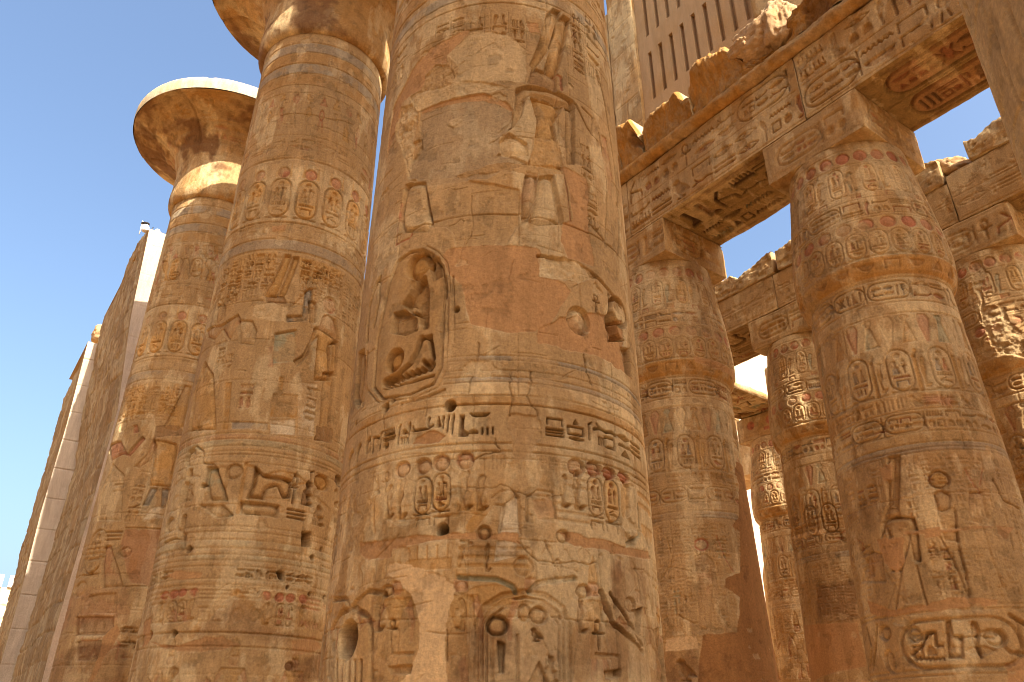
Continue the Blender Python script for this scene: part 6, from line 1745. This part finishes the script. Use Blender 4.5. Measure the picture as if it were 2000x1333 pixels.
def nave_canvas(res, seed, z0, z1, au, feats=None, kind='S', k=1.0):
    cv = Canvas(-au, au, z0, z1, res, seed, mottle=.12, warm=.25, gain=1.8 if kind == 'F' else 2.4, base='pale' if kind == 'R' else 'stone')
    zs = [z0, 1.6, 2.55, 3.2, 3.95, 4.6, 5.4, 6.2, 7.0, 7.9, 8.8, 9.7, 10.6, 11.6, 12.6, 13.6, 14.6, 15.6, 16.6, 17.7]
    zs = [z for z in zs if z0 <= z <= z1]
    cv.blocks(zs, .07); cv.joints(zs, .012, .012, True, 2.8)
    if kind in 'ST':
        # painted bands below the capital
        for i, (a, b) in enumerate(((17.0, 17.3), (16.62, 16.96), (16.28, 16.58), (15.9, 16.22))):
            cv.band(a, b, ('blue', 'ochre')[i % 2], .5)
        cv.lines([17.32, 16.98, 16.6, 16.25, 15.86], .014, .02)
        u = -au; i = 0
        while u < au:       # faint emblems under the bands
            cv.sign(('tri', 'seated', 'vase', 'bird')[i % 4], u, 15.25, .24, .32, .012, ('red', 'yellow')[i % 2])
            cv.sign(('loop', 'vase', 'seated', 'feather')[i % 4], u, 14.45, .22, .7, .012, (None, 'yellow', 'red')[i % 3]); u += .36; i += 1
        cv.lines([14.25, 13.55], .012, .018)
        cv.text_row(-au, au, 13.75, 14.15, .012, (None, 'rose'), wear=.9)
        # big cartouches on pale ground with discs above
        cv.band(11.75, 13.5, 'pale', .45)
        u = -au + .05; i = 0
        while u < au:
            cv.disks(13.12, .15, 9, 'red', .02, u0=u + .2, u1=u + .36, off=u + .26, a=.95)
            for q in (0, 1): cv.paint(cv.m_poly([(u + (.05, .4)[q], 12.98), (u + (.16, .48)[q], 12.98), (u + (.1, .44)[q], 13.5)]), 'yellow', .6)
            cv.cartouche(u, 11.88, u + .50, 12.94, .028, False, (None, 'ochre', None), 'yellow', fa=.75)
            u += .66; i += 1
        cv.lines([13.52, 11.72], .02, .03)
        cv.rough([(-au, 11.45), (au, 11.45), (au, 11.68), (-au, 11.68)], .02, -.015, .06, None, .1)
        cv.band(11.0, 11.25, 'blue', .4); cv.lines([11.27, 10.98], .014, .02)
    if kind == 'F':
        for a, b in ((3.35, 3.95), (2.6, 3.2)): cv.text_row(-au, au, a, b, .007, (None, None, 'ochre'), wear=1.0)
        u = -au
        while u < au: king(cv, u, 2.0, 1.0, cv.rnd.random() < .5, depth=.008); u += .62
    if kind in 'ST':
        for a, b in ((9.75, 10.85),): cv.ghost(-au, au, a, b, .22, .011, .7)
        cv.text_row(-au, au, 5.25, 6.2, .010, (None, 'ochre'), wear=1.0)
        u = -au
        while u < au: king(cv, u + .4, 1.7, 1.3, cv.rnd.random() < .5, depth=.012); u += 1.1
        cv.text_row(-au, au, 3.3, 3.95, .010, (None, 'rose'), wear=.95)
    if feats: run_features(cv, feats)
    cv.chips(50, .03, .22, .018); cv.scratches(500 if kind == 'F' else 200)
    cv.finish(.006, 1, 0, .008)
    return cv

XF, YN = -7.0946, 4.8696
cvF = nave_canvas(.0068, 201, 1.75, 11.4, 3.0, FEATURES.get('F'), 'F')
nave_column(XF, YN, 1.0, 200, "huge carved column filling the centre, tan plaster repair and deep cartouche", cvF)
cvS = nave_canvas(.0145, 211, 1.7, 17.6, 2.9, FEATURES.get('S'), 'S')
nave_column(-15.64, YN, 1.0, 210, "great column left of the central one, red disc over a standing figure", cvS)
cvT = nave_canvas(.018, 221, 1.6, 17.6, 2.75, FEATURES.get('T'), 'T', .93)
nave_column(-24.06, 4.53, .93, 220, "leftmost great column, whole open capital with sunlit white rim against the sky", cvT)
cvR = nave_canvas(.011, 231, 4.2, 9.0, 2.8, FEATURES.get('R'), 'R')
nave_column(.53, YN, 1.0, 230, "rough column shaft leaning into the top right corner, nearest to the viewer", cvR, .08)
cvX = nave_canvas(.12, 241, 1.6, 17.6, 2.8, None, 'X')  # unseen next column, added to shade the top right shaft
nave_column(8.6, YN, 1.0, 240, "next column of the nave row, unseen outside the right edge, added to shade its neighbour", cvX, .12, cracked=False)
opp = [o for o in SC.objects if o.get('label', '').startswith('next column of the nave row')][0]
for x in (-24.0, -15.6, -7.1, 1.1, 9.6):  # unseen opposite row, added to block sky light and darken the lower stone
    dup(opp, (x, -7.2, 0), "unseen column of the opposite nave row, added outside the left edge")
# beams on top of the nave row (above the frame), ending over the second column
for (a, b, s) in ((-15.64 + 1.0, XF - .004, 1), (XF + .004, .53 - .004, 2), (.53 + .004, 10.2, 3)):
    o = part("architrave_beam", beam_mesh("nave_beam", b - a, 2.5, 1.9, res=.12, seed=250 + s), M_CARVED, None, (a, YN - 1.25, 22.41))
    tag(o, "heavy beam resting on the abaci of the great nave columns, above the picture", "beam", "beams over the nave columns")

# ------------------------------------------------------------------ pylon walls at the left, and what stands far behind
def grid_wall(name, P, cv, mat=None, en=(0, 0, 1)):
    """canvas stretched over a bilinear patch P = [bottom-left, bottom-right, top-left row..] given as functions"""
    u = np.linspace(0, 1, cv.w); v = np.linspace(0, 1, cv.h)
    U, V_ = np.meshgrid(u, v)
    B = P(U, V_) + (cv.hgt * edge_fade(cv, 4))[..., None] * np.array(en, float)
    return B

PY = FEATURES.get('pylon')


def pylon_mesh(name, xe, xw, corner, ytop_end, seed, ztop_n, ztop_e, res=.05, len_e=52.0, jd=.012, rough_amp=.08, split=None):
    """massive wall: rough broken side (-Y) and smooth dressed face (+X). corner = [(z, y)...]; ztop_n(x) ztop_e(y)"""
    cz = np.array([c[0] for c in corner]); cy = np.array([c[1] for c in corner])
    Hm = 22.0
    # side
    cs = Canvas(0, xe - xw, 0, Hm, res, seed, mottle=.22, warm=.35, base='stone')
    cs.blocks([i * 1.0 for i in range(23)], .10, 1.0, 2.6); cs.joints([i * 1.0 for i in range(1, 22)], .05, .05, True, 2.8)
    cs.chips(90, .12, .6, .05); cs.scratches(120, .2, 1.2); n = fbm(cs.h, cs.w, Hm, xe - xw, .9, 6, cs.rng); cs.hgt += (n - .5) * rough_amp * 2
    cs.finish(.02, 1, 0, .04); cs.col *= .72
    x = np.linspace(xw, xe, cs.w); t = np.linspace(0, 1, cs.h)
    zt = np.array([ztop_n(v) for v in x])
    Z = t[:, None] * zt[None]; X = np.repeat(x[None], cs.h, 0); Y = np.interp(Z, cz, cy) - cs.hgt * np.clip((xe - X) / .3, 0, 1)
    V1 = np.stack([X, Y, Z], -1)
    # face
    ce = Canvas(0, 1, 0, 1, 1, 1)
    nz, ny = 620, 140
    yy = np.concatenate([np.linspace(0, 3, 60), np.linspace(3, len_e, ny - 60 + 1)[1:]])
    ze = np.array([ztop_e(corner[-1][1] + v) for v in yy]); t2 = np.linspace(0, 1, nz)
    Z2 = t2[:, None] * ze[None]; Y2 = np.interp(Z2, cz, cy) + yy[None]
    rng = np.random.default_rng(seed + 9)
    X2 = np.full_like(Z2, xe) + (fbm(nz, ny, 21, 12, .6, 5, rng) - .5) * .05
    X2 -= jd * (np.abs((Z2 / 1.45) % 1.0 - .5) > .485)
    V2 = np.stack([X2, Y2, Z2], -1)
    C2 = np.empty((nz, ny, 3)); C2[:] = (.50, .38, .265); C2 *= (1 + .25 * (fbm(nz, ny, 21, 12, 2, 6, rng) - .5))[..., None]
    V = []; Q = []; C = []; o = 0
    for v, q, c in ((V1, quads(cs.h, cs.w), cs.col), (V2, quads(nz, ny), C2)):
        V.append(v.reshape(-1, 3)); Q.append(q + o); C.append(c.reshape(-1, 3)); o += v.shape[0] * v.shape[1]
    # top of the side, end and top of the face (plain)
    def strip(A, B, col):
        nonlocal o
        A = np.array(A); B = np.array(B); n = len(A)
        V.append(np.concatenate([A, B])); Q.append(quads(2, n, False, o)); C.append(np.tile(np.array(col, float), (2 * n, 1))); o += 2 * n
    top_n = V1[-1]; strip(top_n, np.stack([top_n[:, 0], top_n[:, 1] + len_e, top_n[:, 2]], -1), PAL['stone'])
    top_e = V2[-1]; strip(np.stack([top_e[:, 0] - (xe - xw), top_e[:, 1], top_e[:, 2]], -1), top_e, PAL['stone'])
    wv = V1[:, 0]; strip(np.stack([wv[:, 0], wv[:, 1] + len_e, wv[:, 2]], -1)[::-1], wv[::-1], PAL['stone'])
    lv = V2[:, -1]; strip(lv[::-1], np.stack([lv[:, 0] - (xe - xw), lv[:, 1], lv[:, 2]], -1)[::-1], PAL['stone'])
    return np_mesh(name, np.concatenate(V), np.concatenate(Q), np.concatenate(C))

ipx = lambda pts: (lambda v: float(np.interp(v, [p[0] for p in pts], [p[1] for p in pts])))
_t2 = ipx(PY['top_n2']); _j = random.Random(4)
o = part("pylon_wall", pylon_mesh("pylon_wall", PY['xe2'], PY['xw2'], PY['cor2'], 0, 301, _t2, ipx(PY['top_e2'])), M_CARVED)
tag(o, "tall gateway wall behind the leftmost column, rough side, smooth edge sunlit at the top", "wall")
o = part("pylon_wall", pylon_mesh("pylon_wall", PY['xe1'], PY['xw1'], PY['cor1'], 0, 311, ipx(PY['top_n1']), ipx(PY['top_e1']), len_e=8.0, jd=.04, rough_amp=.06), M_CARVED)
tag(o, "lower outermost gateway wall at the far left, big pale sunlit blocks on its edge", "wall")
bl = PY['rub']
rock("fallen_stone", "pale rubble block on top of the lower far left wall", "loose stone", bl, (.9, .9, .9), 91, mat=M_PALE)

# far wall with small white parapet, low stub in front
far = thing("far_wall", "distant sunlit block wall low at the left edge with a white notched parapet", "wall", (-110, 0, 0))
fw = Canvas(0, 30, 0, 17.0, .12, 321, base='white', mottle=.12, warm=.1)
fw.blocks([i * 1.5 for i in range(12)], .08, 1.5, 4); fw.joints([i * 1.5 for i in range(1, 12)], .1, .12, True, 4.0); fw.finish(.02, 0, 0, .03)
wm = beam_mesh("wall_body", 30, 8, 17.0, front=fw, res=.8, seed=321, wear=.1)
o = part("wall_body", wm, M_CARVED, far, (0, -20, 0)); o.rotation_euler = (0, 0, R(90))
for i in range(14):
    b = part("parapet_block", beam_mesh("parapet_block", 1.5, .8, 1.35, res=.4, seed=330 + i, wear=.02), M_WHITE, far, (.3, -18.6 + i * 2.1, 17.01)); b.rotation_euler = (0, 0, R(90))
    w = part("window", beam_mesh("window", .6, .06, .55, res=.3, seed=350 + i, wear=.001), M_SHADE, b, (.45, -.05, .45))
rock("wall_stub", "low dark broken wall end at the bottom left corner", "wall", (-46.0, 2.2, 3.0), (3, 2.6, 6.2), 95, square=.85, amp=.05)

# floodlight set on top of the gateway wall
fx, fy, fz = PY['xe2'] - .35, PY['cor2'][-1][1] - .05, PY['top_e2'][0][1]
fl = thing("floodlight", "small white floodlight with black bracket on top of the tall gateway wall", "lamp", (fx, fy, fz))
def lathe(name, prof, mat, parent, loc, rot=(0, 0, 0), n=20):
    th = np.linspace(0, 2 * math.pi, n, endpoint=False)
    V = np.array([[(r * math.cos(t), r * math.sin(t), z) for t in th] for r, z in prof]).reshape(-1, 3)
    o = part(name, np_mesh(name, V, quads(len(prof), n, True)), mat, parent, loc); o.rotation_euler = rot; return o
lathe("housing", [(.0, 0), (.15, .0), (.19, .05), (.20, .25), (.17, .36), (.08, .42), (0, .43)], M_WHITE, fl, (0, -.05, .02), (R(12), 0, 0))
lathe("bracket", [(0, 0), (.03, 0), (.03, .38), (0, .39)], M_BLACK, fl, (0, .18, .05), (R(-14), 0, 0), 10)
lathe("visor", [(.0, .43), (.22, .43), (.22, .47), (.0, .48)], M_BLACK, fl, (0, -.08, .03), (R(8), 0, 0))
lathe("post", [(0, -.25), (.03, -.25), (.03, .6), (0, .61)], M_WHITE, fl, (0, -.30, 0), (0, 0, 0), 10)
fl.scale = (.8, .8, .8)
lp = thing("globe_lamp", "round white lamp globe on the wall top beside the floodlight", "lamp", (fx, fy + .42, fz))
lathe("globe", [(0, 0)] + [(.12 * math.sin(a), .2 - .12 * math.cos(a)) for a in np.linspace(.3, 3.1, 10)] + [(0, .32)], M_WHITE, lp, (0, 0, 0))
lathe("stem", [(0, -.02), (.06, -.02), (.05, .09), (0, .1)], M_WHITE, lp, (0, 0, 0), n=10)

# broken column stump deep in the aisle
cvG = Canvas(-2.4, 2.4, 1.0, 10.2, .05, 401); cvG.joints([2, 3, 4, 5, 6, 7, 8, 9], .03, .04); cvG.chips(40, .1, .4, .04); cvG.finish()
st = thing("broken_column", "plain shaded column stump deep in the narrow gap behind the second bud column", "column", (-24.4, 35.1, 0))
me = column_mesh("shaft", cvG, [(0, 1.6), (10.2, 1.4)], math.atan2(-35, 24.4), 1.5, 0, 10.15)
for v in me.vertices:
    if v.co.z > 9.0: v.co.z -= (v.co.z - 9.0) * .6 * (1 + math.sin(math.atan2(v.co.y, v.co.x) * 2 + 1))
part("shaft", me, M_CARVED, st)
